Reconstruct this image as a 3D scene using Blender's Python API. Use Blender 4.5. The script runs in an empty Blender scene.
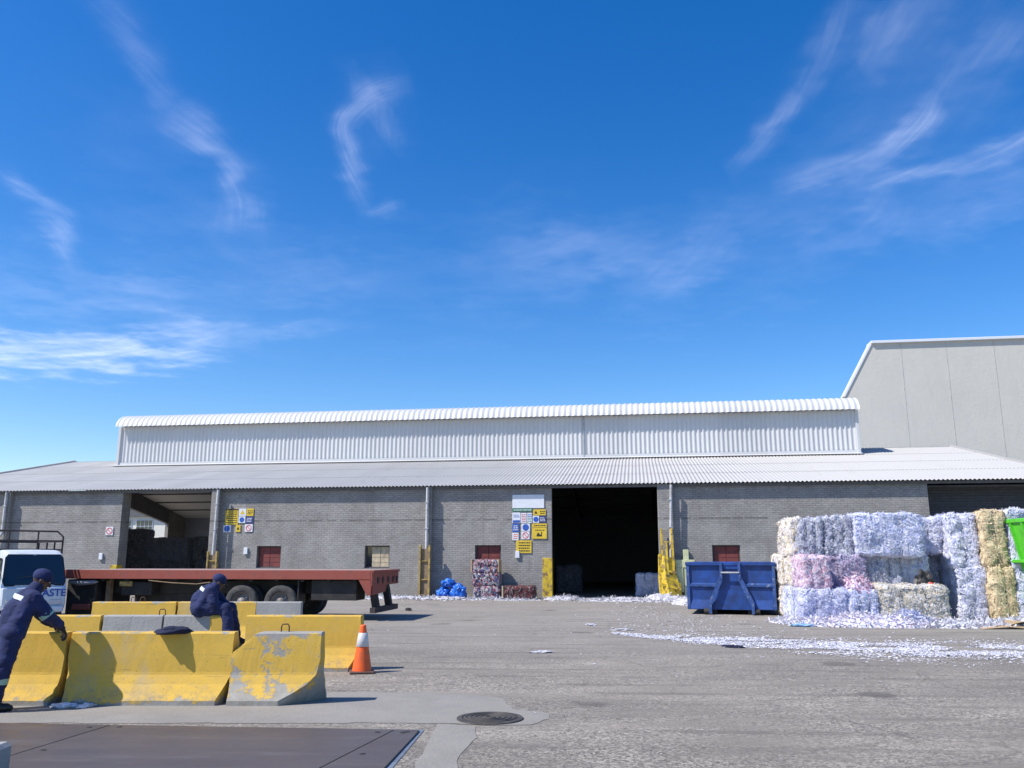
import bpy, bmesh, math, random
from mathutils import Vector, Matrix, noise
random.seed(11)
R = math.radians
D = bpy.data
scene = bpy.context.scene
COL = scene.collection

# ------------------------------------------------------------------ camera
cd = D.cameras.new('camera'); cam = D.objects.new('camera', cd); COL.objects.link(cam)
cam.location = (0, 0, 1.62); cam.rotation_euler = (R(90 + 11.57), 0, 0)
cd.sensor_width = 36; cd.lens = 29.88; cd.clip_start = 0.05; cd.clip_end = 40000
scene.camera = cam
scene.view_settings.view_transform = 'Standard'; scene.view_settings.look = 'None'
scene.view_settings.exposure = 0.38; scene.view_settings.gamma = 1

# ------------------------------------------------------------------ light
SUN = Vector((-0.598, -0.238, 0.766)).normalized()
sl = D.lights.new('sun', 'SUN'); so = D.objects.new('sun', sl); COL.objects.link(so)
sl.energy = 4.6; sl.angle = R(0.53); sl.color = (1.0, 0.955, 0.89)
so.rotation_euler = SUN.to_track_quat('Z', 'Y').to_euler()
so.location = (-20, -10, 30)

WISPS = [
([(-0.5742, 0.3761), (-0.5394, 0.3565), (-0.5128, 0.3308), (-0.5004, 0.305)], 0.0106, 0.34),
([(-0.72, 0.2023), (-0.4914, 0.2142), (-0.4133, 0.2244), (-0.3245, 0.2432)], 0.0165, 0.62),
([(-0.70, 0.1866), (-0.4807, 0.2027), (-0.4129, 0.2201)], 0.0100, 0.42),
([(-0.3466, 0.248), (-0.2006, 0.2637)], 0.0071, 0.14),
([(-0.5098, 0.5678), (-0.4517, 0.5243), (-0.4126, 0.4822)], 0.0153, 0.12),
([(-0.4126, 0.4822), (-0.3738, 0.4579), (-0.3456, 0.4305), (-0.3293, 0.3951), (-0.3356, 0.3563)], 0.0176, 0.27),
([(-0.1413, 0.5326), (-0.1812, 0.5204), (-0.2145, 0.4912), (-0.2079, 0.4564), (-0.1789, 0.4059)], 0.0094, 0.27),
([(-0.1624, 0.5218), (-0.1864, 0.4978)], 0.0259, 0.13),
([(-0.1821, 0.3956), (-0.1421, 0.4058)], 0.0071, 0.18),
([(-0.4412, 0.3105), (-0.4157, 0.2783), (-0.39, 0.2572)], 0.0188, 0.1),
([(-0.3132, 0.3256), (-0.1609, 0.3106)], 0.0259, 0.1),
([(-0.0272, 0.3409), (0.084, 0.3491), (0.182, 0.3619)], 0.0259, 0.13),
([(0.1622, 0.314), (0.2168, 0.337), (0.2774, 0.3734)], 0.0212, 0.13),
([(0.2757, 0.4423), (0.3249, 0.4755), (0.3561, 0.5049)], 0.0094, 0.26),
([(0.3561, 0.5049), (0.3996, 0.5444), (0.4342, 0.5855)], 0.0165, 0.13),
([(0.3319, 0.4142), (0.4158, 0.4231), (0.4768, 0.4527), (0.5033, 0.4788)], 0.0094, 0.34),
([(0.5033, 0.4788), (0.548, 0.5017), (0.599, 0.5249)], 0.0188, 0.15),
([(0.4222, 0.4001), (0.4872, 0.4062), (0.5557, 0.4079), (0.65, 0.44)], 0.0141, 0.4),
([(0.4263, 0.5097), (0.4698, 0.5329), (0.5314, 0.5668)], 0.0215, 0.16),
([(0.3376, 0.3374), (0.4208, 0.3613), (0.4595, 0.3845)], 0.02, 0.14),
([(0.4517, 0.3566), (0.64, 0.3586)], 0.0212, 0.12),
([(-0.25, 0.31), (0.0, 0.335), (0.25, 0.34), (0.5, 0.40)], 0.045, 0.06),
([(-0.62, 0.26), (-0.45, 0.275), (-0.30, 0.27)], 0.030, 0.12),
([(0.30, 0.40), (0.45, 0.46), (0.62, 0.56)], 0.045, 0.06),
([(-0.50, 0.45), (-0.36, 0.36), (-0.28, 0.30)], 0.045, 0.05)]

def build_world():
    w = D.worlds.new('World'); scene.world = w; w.use_nodes = True
    nt = w.node_tree; nt.nodes.clear(); N = nt.nodes; L = nt.links
    out = N.new('ShaderNodeOutputWorld'); bg = N.new('ShaderNodeBackground')
    sky = N.new('ShaderNodeTexSky'); sky.sky_type = 'NISHITA'; sky.sun_disc = False
    sky.sun_elevation = math.asin(SUN.z); sky.sun_rotation = math.atan2(SUN.x, SUN.y)
    sky.altitude = 0; sky.air_density = 1.0; sky.dust_density = 0.35; sky.ozone_density = 2.6
    hs = N.new('ShaderNodeHueSaturation'); hs.inputs['Hue'].default_value = 0.510; hs.inputs['Saturation'].default_value = 1.42; hs.inputs['Value'].default_value = 1.0
    L.new(sky.outputs[0], hs.inputs['Color'])
    L.new(hs.outputs[0], bg.inputs['Color']); bg.inputs['Strength'].default_value = 0.138
    L.new(bg.outputs[0], out.inputs['Surface'])
build_world()

# ------------------------------------------------------------------ material helpers
class NB:
    def __init__(s, name):
        s.m = D.materials.new(name); s.m.use_nodes = True; s.nt = s.m.node_tree; s.N = s.nt.nodes; s.L = s.nt.links
        s.N.clear(); s.out = s.N.new('ShaderNodeOutputMaterial'); s.b = s.N.new('ShaderNodeBsdfPrincipled')
        s.L.new(s.b.outputs[0], s.out.inputs['Surface']); s.tc = s.N.new('ShaderNodeTexCoord')
        s.oi = s.N.new('ShaderNodeObjectInfo')
        a = s.N.new('ShaderNodeVectorMath'); a.operation = 'SCALE'; a.inputs[0].default_value = (37, 19, 53)
        s.L.new(s.oi.outputs['Random'], a.inputs[3])
        b = s.N.new('ShaderNodeVectorMath'); b.operation = 'ADD'; s.L.new(s.tc.outputs['Object'], b.inputs[0]); s.L.new(a.outputs[0], b.inputs[1])
        s.P = b.outputs[0]
    def put(s, v, sock):
        if hasattr(v, 'links'): s.L.new(v, sock)
        elif isinstance(v, tuple) and len(v) == 3 and sock.type == 'RGBA': sock.default_value = (*v, 1)
        else: sock.default_value = v
    def map(s, scale, rot=(0, 0, 0), src=None):
        n = s.N.new('ShaderNodeMapping'); n.inputs['Scale'].default_value = scale; n.inputs['Rotation'].default_value = rot
        s.L.new(src or s.P, n.inputs[0]); return n.outputs[0]
    def noise(s, scale, detail=4, rough=0.5, vec=None, col=False):
        n = s.N.new('ShaderNodeTexNoise'); n.inputs['Scale'].default_value = scale; n.inputs['Detail'].default_value = detail
        n.inputs['Roughness'].default_value = rough; s.L.new(vec or s.P, n.inputs['Vector']); return n.outputs['Color' if col else 'Fac']
    def voro(s, scale, feat='F1', out='Distance', vec=None, rnd=1):
        n = s.N.new('ShaderNodeTexVoronoi'); n.feature = feat; n.inputs['Scale'].default_value = scale; n.inputs['Randomness'].default_value = rnd
        s.L.new(vec or s.P, n.inputs['Vector']); return n.outputs[out]
    def ramp(s, f, stops, const=False):
        n = s.N.new('ShaderNodeValToRGB'); cr = n.color_ramp
        if const: cr.interpolation = 'CONSTANT'
        while len(cr.elements) < len(stops): cr.elements.new(0.5)
        for e, (p, c) in zip(cr.elements, stops):
            e.position = p; e.color = (*c, 1) if isinstance(c, tuple) else (c, c, c, 1)
        s.L.new(f, n.inputs[0]); return n.outputs[0]
    def mix(s, f, a, b, mode='MIX'):
        n = s.N.new('ShaderNodeMix'); n.data_type = 'RGBA'; n.blend_type = mode
        s.put(f, n.inputs[0]); s.put(a, n.inputs[6]); s.put(b, n.inputs[7]); return n.outputs[2]
    def math(s, op, a, b=None, clamp=False):
        n = s.N.new('ShaderNodeMath'); n.operation = op; n.use_clamp = clamp
        s.put(a, n.inputs[0])
        if b is not None: s.put(b, n.inputs[1])
        return n.outputs[0]
    def sep(s, vec=None):
        n = s.N.new('ShaderNodeSeparateXYZ'); s.L.new(vec or s.tc.outputs['Object'], n.inputs[0]); return n.outputs
    def bump(s, h, st=0.3, dist=0.01, normal=None):
        n = s.N.new('ShaderNodeBump'); n.inputs['Strength'].default_value = st; n.inputs['Distance'].default_value = dist
        s.put(h, n.inputs['Height'])
        if normal is not None: s.L.new(normal, n.inputs['Normal'])
        s.L.new(n.outputs[0], s.b.inputs['Normal']); return n.outputs[0]
    def fin(s, col, rough=0.8, metal=0.0, spec=None):
        s.put(col, s.b.inputs['Base Color']); s.put(rough, s.b.inputs['Roughness']); s.put(metal, s.b.inputs['Metallic'])
        if spec is not None: s.b.inputs['Specular IOR Level'].default_value = spec
        return s.m

def cm(c, k): return tuple(min(1, x * k) for x in c)
def simple(name, c, rough=0.7, metal=0.0, var=0.25, scale=6, bump=0.15, dirt=None, dscale=2.5, dlo=0.5, dhi=0.7):
    b = NB(name)
    f = b.noise(scale, 6, 0.6)
    col = b.mix(b.ramp(f, [(0.3, 0.0), (0.7, 1.0)]), cm(c, 1 - var), cm(c, 1 + var))
    if dirt:
        d = b.ramp(b.noise(dscale, 8, 0.7), [(dlo, 0.0), (dhi, 1.0)])
        col = b.mix(d, col, dirt)
    if bump: b.bump(b.noise(scale * 6, 5, 0.6), bump, 0.01)
    return b.fin(col, rough, metal)

def m_ground():
    b = NB('worn_asphalt_yard')
    P = b.tc.outputs['Object']
    def st(): return [(0.0, (0.08, 0.075, 0.068)), (0.25, (0.17, 0.16, 0.145)), (0.55, (0.27, 0.255, 0.23)), (1.0, (0.47, 0.44, 0.395))]
    agg = b.voro(46, out='Color', vec=P); a1 = b.sep(agg)[0]
    c1 = b.ramp(a1, st())                                  # exposed stones
    fine = b.noise(130, 3, 0.7, vec=P)
    tar = b.mix(fine, (0.13, 0.122, 0.11), (0.27, 0.255, 0.23))
    big = b.noise(0.35, 5, 0.6, vec=b.map((0.5, 1.6, 1), src=P))
    mid = b.noise(1.4, 6, 0.65, vec=b.map((0.5, 1.3, 1), src=P))
    f = b.ramp(mid, [(0.35, 0.15), (0.62, 0.95)])
    col = b.mix(f, tar, c1)
    dust = b.ramp(b.noise(0.55, 7, 0.68, vec=b.map((0.35, 1.3, 1), src=P)), [(0.46, 0.0), (0.70, 0.6)])
    col = b.mix(dust, col, (0.30, 0.28, 0.25))
    col = b.mix(0.75, col, b.ramp(big, [(0.3, 0.72), (0.7, 1.25)]), 'MULTIPLY')
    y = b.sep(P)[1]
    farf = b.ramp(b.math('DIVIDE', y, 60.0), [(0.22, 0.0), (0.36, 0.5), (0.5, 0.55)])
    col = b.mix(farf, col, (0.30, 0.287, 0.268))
    stain = b.ramp(b.noise(0.9, 5, 0.6, vec=b.map((0.45, 1.5, 1), src=b.math and b.N.new('ShaderNodeVectorMath').outputs[0] if False else P)), [(0.66, 0.0), (0.74, 0.35)])
    col = b.mix(stain, col, (0.09, 0.083, 0.078))
    h = b.mix(f, fine, b.voro(46, out='Distance', vec=P))
    b.bump(h, 0.5, 0.008)
    wv = b.N.new('ShaderNodeVectorMath'); wv.operation = 'MULTIPLY_ADD'; b.L.new(b.noise(1.1, 4, 0.6, vec=P, col=True), wv.inputs[0]); wv.inputs[1].default_value = (0.9, 0.9, 0); b.L.new(P, wv.inputs[2])
    ck = b.math('SUBTRACT', 1.0, b.math('MULTIPLY', b.voro(0.33, feat='DISTANCE_TO_EDGE', vec=wv.outputs[0]), 90.0), True)      # long cracks
    ckm = b.ramp(b.noise(0.4, 3, vec=P), [(0.48, 0.0), (0.56, 0.35)])
    col = b.mix(b.math('MULTIPLY', ck, ckm), col, (0.06, 0.055, 0.05))
    tw = b.N.new('ShaderNodeTexWave'); tw.bands_direction = 'Y'; tw.inputs['Scale'].default_value = 0.42; tw.inputs['Distortion'].default_value = 3.2; tw.inputs['Detail'].default_value = 2; tw.inputs['Detail Scale'].default_value = 0.25; b.L.new(b.map((0.35, 1, 1), (0, 0, R(8)), P), tw.inputs['Vector'])
    col = b.mix(b.math('MULTIPLY', b.ramp(tw.outputs['Fac'], [(0.80, 0.0), (0.95, 0.45)]), b.ramp(b.noise(0.5, 5, 0.6, vec=P), [(0.45, 0.0), (0.6, 1.0)])), col, (0.11, 0.103, 0.095))      # tyre tracks
    oil = b.ramp(b.voro(0.55, vec=wv.outputs[0]), [(0.10, 0.5), (0.17, 0.0)])
    col = b.mix(b.math('MULTIPLY', oil, b.ramp(b.noise(0.3, 2, vec=P), [(0.5, 0.0), (0.56, 1.0)])), col, (0.07, 0.065, 0.06))
    col = b.mix(1.0, col, (0.97, 0.92, 0.86), 'MULTIPLY')
    return b.fin(col, 0.88, 0, 0.3)

def m_concrete(name, base=(0.33, 0.32, 0.30), stain=(0.2, 0.19, 0.175), sc=3.0):
    b = NB(name)
    c = b.mix(b.noise(sc, 8, 0.7), cm(base, 0.72), cm(base, 1.22))
    c = b.mix(b.ramp(b.noise(sc * 0.6, 6, 0.7), [(0.52, 0.0), (0.72, 0.6)]), c, stain)
    c = b.mix(b.ramp(b.voro(38), [(0.10, 0.55), (0.17, 0.0)]), c, cm(base, 0.35))
    b.bump(b.mix(0.5, b.noise(45, 6, 0.7), b.voro(30)), 0.5, 0.01)
    return b.fin(c, 0.9, 0, 0.25)

def m_barrier(name, wear, base=(0.64, 0.40, 0.06)):
    "yellow road paint on cast concrete; wear 0..1 is how much concrete shows"
    b = NB(name); P = b.P
    conc = b.mix(b.noise(5, 7, 0.7), (0.24, 0.228, 0.205), (0.42, 0.40, 0.36))
    tone = b.noise(2.2, 6, 0.65)
    y = b.mix(tone, cm(base, 0.86), cm(base, 1.16))
    y = b.mix(b.ramp(b.noise(7, 8, 0.75, vec=P), [(0.5, 0.0), (0.72, 0.35)]), y, (0.50, 0.34, 0.09))
    z = b.sep()[2]
    n = b.noise(3.2, 10, 0.72)
    th = b.math('ADD', n, b.ramp(z, [(0.0, 0.36), (0.06, 0.16), (0.16, 0.06), (0.3, 0.0), (0.72, 0.0), (0.79, 0.16)]))
    mask = b.ramp(th, [(0.72 - 0.27 * wear, 0.0), (0.755 - 0.27 * wear, 1.0)])
    c = b.mix(mask, y, conc)
    scuff = b.ramp(b.noise(1.4, 8, 0.7, vec=b.map((1, 1, 0.6))), [(0.56, 0.0), (0.7, 0.45)])
    c = b.mix(scuff, c, (0.40, 0.36, 0.28))
    grime = b.math('MULTIPLY', b.ramp(b.noise(9, 9, 0.8), [(0.45, 0.0), (0.62, 0.7)]), b.ramp(z, [(0.05, 1.0), (0.30, 0.12)]))
    c = b.mix(grime, c, (0.23, 0.20, 0.15))
    scr = b.ramp(b.noise(6, 6, 0.7, vec=b.map((0.12, 1, 2.4))), [(0.62, 0.0), (0.68, 0.55)])
    c = b.mix(scr, c, (0.13, 0.115, 0.09))      # tyre and bumper scuffs
    pit = b.ramp(b.voro(17), [(0.05, 1.0), (0.085, 0.0)])
    c = b.mix(pit, c, (0.09, 0.08, 0.07))
    hh = b.math('SUBTRACT', b.math('MULTIPLY', b.noise(40, 6, 0.7), 0.6), b.math('ADD', b.math('MULTIPLY', mask, 0.35), pit))
    b.bump(hh, 0.5, 0.01)
    return b.fin(c, 0.75, 0, 0.35)

def m_brick_wall():
    b = NB('grey_painted_brick')
    P = b.tc.outputs['Object']; s = b.sep(P)
    cx = b.N.new('ShaderNodeCombineXYZ'); b.L.new(s[0], cx.inputs[0]); b.L.new(s[2], cx.inputs[1])
    br = b.N.new('ShaderNodeTexBrick'); b.L.new(cx.outputs[0], br.inputs['Vector'])
    br.inputs['Scale'].default_value = 1.0; br.inputs['Brick Width'].default_value = 0.24; br.inputs['Row Height'].default_value = 0.085
    br.inputs['Mortar Size'].default_value = 0.013; br.inputs['Mortar Smooth'].default_value = 0.3; br.inputs['Bias'].default_value = -0.2
    br.inputs['Color1'].default_value = (0.34, 0.32, 0.298, 1); br.inputs['Color2'].default_value = (0.28, 0.264, 0.247, 1)
    br.inputs['Mortar'].default_value = (0.228, 0.218, 0.207, 1)
    c = b.mix(0.9, br.outputs['Color'], b.ramp(b.noise(0.7, 7, 0.65, vec=P), [(0.3, 0.74), (0.7, 1.26)]), 'MULTIPLY')
    c = b.mix(0.7, c, b.ramp(b.noise(3.5, 8, 0.75, vec=b.map((1, 1, 3), src=P)), [(0.3, 0.8), (0.7, 1.2)]), 'MULTIPLY')
    rn = b.noise(9, 8, 0.8, vec=b.map((0.6, 1, 2.6), src=P))
    top = b.ramp(b.math('DIVIDE', s[2], 5.0), [(0.62, 0.0), (0.645, 1.0)])
    rough = b.ramp(rn, [(0.50, 0.0), (0.60, 0.75)])
    c = b.mix(b.math('MULTIPLY', rough, b.math('ADD', 0.30, b.math('MULTIPLY', top, 0.6))), c, (0.15, 0.145, 0.14))
    line = b.math('SUBTRACT', 1.0, b.math('MULTIPLY', b.math('ABSOLUTE', b.math('SUBTRACT', s[2], 3.2)), 22.0), True)
    brk = b.ramp(b.noise(2.6, 5, 0.7, vec=b.map((1, 1, 0.1), src=P)), [(0.42, 0.0), (0.5, 1.0)])
    c = b.mix(b.math('MULTIPLY', b.math('MULTIPLY', line, brk), 0.75), c, (0.06, 0.058, 0.055))
    drip = b.ramp(b.noise(1.0, 7, 0.7, vec=b.map((2.2, 1, 0.22), src=P)), [(0.55, 0.0), (0.70, 0.45)])
    c = b.mix(drip, c, (0.19, 0.175, 0.155))
    blot = b.ramp(b.noise(0.8, 3, 0.6, vec=b.map((1, 1, 1.6), src=P)), [(0.56, 0.0), (0.60, 0.35)])
    c = b.mix(blot, c, (0.34, 0.33, 0.315))     # patches of newer paint
    low = b.ramp(b.math('DIVIDE', b.math('ADD', s[2], b.math('MULTIPLY', rn, 0.7)), 5.0), [(0.1, 0.45), (0.22, 0.0)])
    c = b.mix(low, c, (0.25, 0.225, 0.19))
    nb = b.bump(br.outputs['Fac'], 0.6, 0.012)
    b.N.active = None
    n = b.N.new('ShaderNodeBump'); n.inputs['Strength'].default_value = 0.55; n.inputs['Distance'].default_value = 0.02
    b.L.new(rn, n.inputs['Height'])
    inv = b.math('SUBTRACT', 1.0, br.outputs['Fac'])
    n0 = b.N.new('ShaderNodeBump'); n0.inputs['Strength'].default_value = 0.5; n0.inputs['Distance'].default_value = 0.012
    b.L.new(inv, n0.inputs['Height']); b.L.new(n0.outputs[0], n.inputs['Normal']); b.L.new(n.outputs[0], b.b.inputs['Normal'])
    return b.fin(c, 0.85, 0, 0.3)

def m_shreds(name, pal, scale=26, stretch=(1, 1, 0.55)):
    b = NB(name)
    w = b.noise(6, 4, 0.6, col=True)
    v = b.N.new('ShaderNodeVectorMath'); v.operation = 'MULTIPLY_ADD'; b.L.new(w, v.inputs[0]); v.inputs[1].default_value = (0.25, 0.25, 0.25); b.L.new(b.P, v.inputs[2])
    vec = b.map(stretch, src=v.outputs[0])
    cell = b.sep(b.voro(scale, out='Color', vec=vec))[0]
    n = len(pal); mean = tuple(sum(p[i] for p in pal) / n for i in range(3)); c = b.mix(0.42 if name != 'crushed_can_bale' else 0.1, b.ramp(cell, [(i / n, p) for i, p in enumerate(pal)], True), mean)
    patch = b.ramp(b.noise(2.2, 6, 0.7), [(0.3, 0.74), (0.7, 1.14)])
    c = b.mix(0.8, c, patch, 'MULTIPLY')
    b.bump(b.mix(0.5, b.voro(scale, vec=vec), b.noise(60, 4, 0.7)), 0.7, 0.02)
    return b.fin(c, 0.85, 0, 0.25)

M = {}
M['ground'] = m_ground()
M['brick'] = m_brick_wall()
M['concrete'] = m_concrete('worn_concrete')
M['slab'] = m_concrete('pale_concrete_slab', (0.272, 0.253, 0.226), (0.20, 0.188, 0.168), 1.6)
M['darkconc'] = m_concrete('dark_concrete', (0.2, 0.2, 0.2))
M['yel0'] = m_barrier('yellow_barrier_paint', 0.12)
M['yel1'] = m_barrier('scuffed_yellow_barrier_paint', 0.28)
M['yel3'] = m_barrier('flaking_yellow_barrier_paint', 0.70)
M['greybar'] = m_concrete('bare_grey_barrier_concrete', (0.36, 0.35, 0.33), (0.25, 0.24, 0.225))
M['hoop'] = simple('rusty_rebar', (0.10, 0.06, 0.04), 0.8, 0.3)
M['steel'] = simple('galvanised_steel', (0.42, 0.43, 0.45), 0.5, 0.6)
M['dsteel'] = simple('dark_grimy_steel', (0.028, 0.026, 0.026), 0.75, 0.2, dirt=(0.06, 0.05, 0.04))
M['rack'] = simple('brown_rack_steel', (0.06, 0.045, 0.042), 0.7, 0.2)
M['pvc'] = simple('pale_downpipe_paint', (0.52, 0.52, 0.53), 0.5, 0, 0.1, dirt=(0.3, 0.28, 0.26))
M['guard'] = simple('yellow_guard_paint', (0.62, 0.43, 0.03), 0.55, 0, 0.15, 8, dirt=(0.22, 0.14, 0.06), dlo=0.52, dhi=0.6, dscale=5)
M['oldguard'] = simple('faded_yellow_brown_guard', (0.44, 0.32, 0.09), 0.7, 0, 0.3, 8, dirt=(0.20, 0.13, 0.07), dlo=0.42, dhi=0.6, dscale=6)
M['timber'] = simple('brown_timber', (0.24, 0.17, 0.10), 0.85, 0, 0.3, 5)
M['brickred'] = simple('dark_red_boards', (0.20, 0.045, 0.038), 0.7, 0, 0.2, 4, dirt=(0.10, 0.04, 0.04))
M['board'] = simple('pale_timber_boards', (0.52, 0.43, 0.29), 0.8, 0, 0.2, 6, dirt=(0.25, 0.2, 0.15))
M['frame'] = simple('dark_window_frame', (0.10, 0.09, 0.09), 0.7)
M['trailer'] = simple('red_oxide_trailer_paint', (0.30, 0.068, 0.045), 0.65, 0, 0.2, 3, dirt=(0.13, 0.055, 0.045), dlo=0.5, dhi=0.75, dscale=3)
M['deckwood'] = simple('grey_worn_deck', (0.29, 0.255, 0.225), 0.85, 0, 0.25, 4)
M['rubber'] = simple('dusty_tyre_rubber', (0.055, 0.053, 0.052), 0.9, 0, 0.3, 8, dirt=(0.11, 0.105, 0.095), dscale=6)
M['rim'] = simple('dull_wheel_rim', (0.16, 0.15, 0.145), 0.6, 0.3, dirt=(0.07, 0.05, 0.04))
M['white'] = simple('white_vehicle_paint', (0.62, 0.66, 0.70), 0.35, 0, 0.05, 2, 0.02, dirt=(0.38, 0.38, 0.38), dlo=0.55, dhi=0.8)
M['blacktrim'] = simple('black_plastic_trim', (0.02, 0.02, 0.022), 0.5)
M['signwhite'] = simple('white_sign_board', (0.72, 0.74, 0.78), 0.5, 0, 0.05)
M['signgreen'] = simple('green_sign_stripe', (0.02, 0.22, 0.12), 0.5, 0, 0.1)
M['signyel'] = simple('yellow_sign_board', (0.72, 0.50, 0.04), 0.5, 0, 0.1)
M['signblue'] = simple('blue_sign_symbol', (0.03, 0.10, 0.42), 0.5, 0, 0.1)
M['signred'] = simple('red_sign_symbol', (0.62, 0.07, 0.05), 0.5, 0, 0.1)
M['signblack'] = simple('black_sign_marks', (0.02, 0.02, 0.02), 0.5, 0, 0.1)
M['signnavy'] = simple('navy_sign_panel', (0.05, 0.06, 0.20), 0.5, 0, 0.1)
M['lettering'] = simple('blue_lettering', (0.015, 0.06, 0.35), 0.5, 0, 0.05)
M['orange'] = simple('orange_cone_plastic', (0.80, 0.115, 0.015), 0.5, 0, 0.1, 6, 0.05, dirt=(0.42, 0.12, 0.05), dlo=0.55, dhi=0.75, dscale=7)
M['reflect'] = simple('white_reflective_band', (0.58, 0.56, 0.55), 0.4, 0, 0.1)
M['conebase'] = simple('dark_cone_base', (0.10, 0.05, 0.04), 0.8)
M['bluebin'] = simple('blue_bin_paint', (0.012, 0.056, 0.245), 0.5, 0, 0.3, 3, 0.15, dirt=(0.012, 0.028, 0.10), dlo=0.45, dhi=0.7, dscale=2.2)
M['bluerim'] = simple('scratched_blue_rim', (0.025, 0.07, 0.23), 0.5, 0, 0.3, 6, 0.2, dirt=(0.2, 0.22, 0.28), dlo=0.55, dhi=0.65, dscale=9)
M['greenbin'] = simple('bright_green_bin_paint', (0.10, 0.52, 0.035), 0.45, 0, 0.12, 3, 0.05, dirt=(0.05, 0.26, 0.03), dlo=0.55, dhi=0.75)
M['bluebag'] = simple('blue_plastic_bag', (0.02, 0.15, 0.60), 0.3, 0, 0.25, 5, 0.3)
M['whitebag'] = simple('white_plastic_bag', (0.7, 0.7, 0.74), 0.4, 0, 0.15, 8, 0.4)
M['navy'] = simple('navy_workwear_cloth', (0.014, 0.022, 0.082), 0.9, 0, 0.35, 7, 0.4)
M['navydark'] = simple('dark_navy_cloth', (0.010, 0.013, 0.04), 0.9, 0, 0.3, 7, 0.4)
M['hiviz'] = simple('silver_reflective_tape', (0.66, 0.70, 0.68), 0.35, 0, 0.1)
M['hivizg'] = simple('green_silver_reflective_tape', (0.30, 0.45, 0.36), 0.4, 0, 0.1)
M['skin'] = simple('dark_brown_skin', (0.085, 0.042, 0.026), 0.5, 0, 0.1, 10, 0.1)
M['eye'] = simple('eye_white', (0.55, 0.52, 0.48), 0.3, 0, 0.02)
M['shoe'] = simple('black_work_boot', (0.014, 0.013, 0.013), 0.5, 0, 0.2)
M['glove'] = simple('dark_work_glove', (0.025, 0.024, 0.03), 0.85)
M['tan'] = simple('tan_cardboard', (0.42, 0.29, 0.17), 0.85, 0, 0.2)
M['paleyel'] = simple('pale_yellow_green_board', (0.55, 0.56, 0.33), 0.75, 0, 0.12)
M['wire'] = simple('baling_wire', (0.10, 0.09, 0.085), 0.6, 0.5)
M['litter'] = simple('paper_litter', (0.50, 0.49, 0.52), 0.8, 0, 0.28, 14, 0.2)
M['ceil'] = simple('pale_roof_underside', (0.50, 0.50, 0.49), 0.7, 0, 0.08)
M['truss'] = simple('grey_roof_steel', (0.12, 0.12, 0.125), 0.6, 0.1)
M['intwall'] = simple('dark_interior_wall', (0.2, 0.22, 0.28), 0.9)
M['shutter'] = simple('dark_grey_shutter', (0.055, 0.057, 0.065), 0.6, 0.1)
M['whitewall'] = simple('cream_white_render', (0.72, 0.70, 0.62), 0.85, 0, 0.06)
M['iron'] = simple('cast_iron', (0.07, 0.062, 0.055), 0.75, 0.3, 0.25, 14, dirt=(0.16, 0.145, 0.12), dlo=0.5, dhi=0.7, dscale=5)

def m_glass():
    b = NB('dark_tinted_glass')
    return b.fin(b.mix(b.noise(1.5, 3), (0.008, 0.014, 0.022), (0.016, 0.026, 0.038)), 0.08, 0, 0.9)
M['glass'] = m_glass()
def m_roof():
    b = NB('weathered_fibre_cement_roof'); P = b.tc.outputs['Object']; s = b.sep(P)
    c = b.mix(b.noise(0.5, 7, 0.7, vec=b.map((1, 0.35, 1), src=P)), (0.43, 0.42, 0.40), (0.54, 0.525, 0.495))
    # each sheet about 1 m wide weathers a little differently; towards the right end the colour is darkened to offset the sunlit flanks
    wn = b.N.new('ShaderNodeTexWhiteNoise'); wn.noise_dimensions = '2D'
    cx = b.N.new('ShaderNodeCombineXYZ'); b.L.new(b.math('FLOOR', s[0]), cx.inputs[0]); b.L.new(b.math('FLOOR', b.math('DIVIDE', s[1], 3.1)), cx.inputs[1]); b.L.new(cx.outputs[0], wn.inputs['Vector'])
    c = b.mix(0.5, c, b.ramp(wn.outputs['Value'], [(0, 0.88), (1, 1.1)]), 'MULTIPLY')
    evened = b.ramp(b.math('DIVIDE', b.math('ADD', s[0], 30.0), 52.0), [(0.1, 0.0), (0.75, 0.75), (1.0, 0.9)])
    c = b.mix(evened, c, (0.43, 0.42, 0.40))
    c = b.mix(b.ramp(b.noise(1.2, 8, 0.75, vec=b.map((1.5, 0.25, 1), src=P)), [(0.56, 0.0), (0.75, 0.45)]), c, (0.33, 0.32, 0.30))
    c = b.mix(b.ramp(b.noise(0.9, 8, 0.78, vec=b.map((3.0, 0.16, 1), src=P)), [(0.60, 0.0), (0.72, 0.4)]), c, (0.30, 0.25, 0.20))
    b.bump(b.noise(20, 4), 0.1, 0.01)
    return b.fin(c, 0.75, 0, 0.3)
M['roof'] = m_roof()
def m_clad():
    b = NB('white_corrugated_cladding'); P = b.tc.outputs['Object']; s = b.sep(P)
    wn = b.N.new('ShaderNodeTexWhiteNoise'); wn.noise_dimensions = '1D'; b.L.new(b.math('FLOOR', b.math('DIVIDE', s[0], 2.4)), wn.inputs['W'])
    c = b.mix(b.noise(0.4, 6, 0.6, vec=P), (0.52, 0.525, 0.53), (0.60, 0.60, 0.59))
    c = b.mix(0.6, c, b.ramp(wn.outputs['Value'], [(0, 0.9), (1, 1.05)]), 'MULTIPLY')
    c = b.mix(b.ramp(b.noise(2.2, 8, 0.75, vec=b.map((3, 1, 0.4), src=P)), [(0.55, 0.0), (0.75, 0.35)]), c, (0.5, 0.5, 0.5))
    return b.fin(c, 0.45, 0.0, 0.4)
M['clad'] = m_clad()
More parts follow.
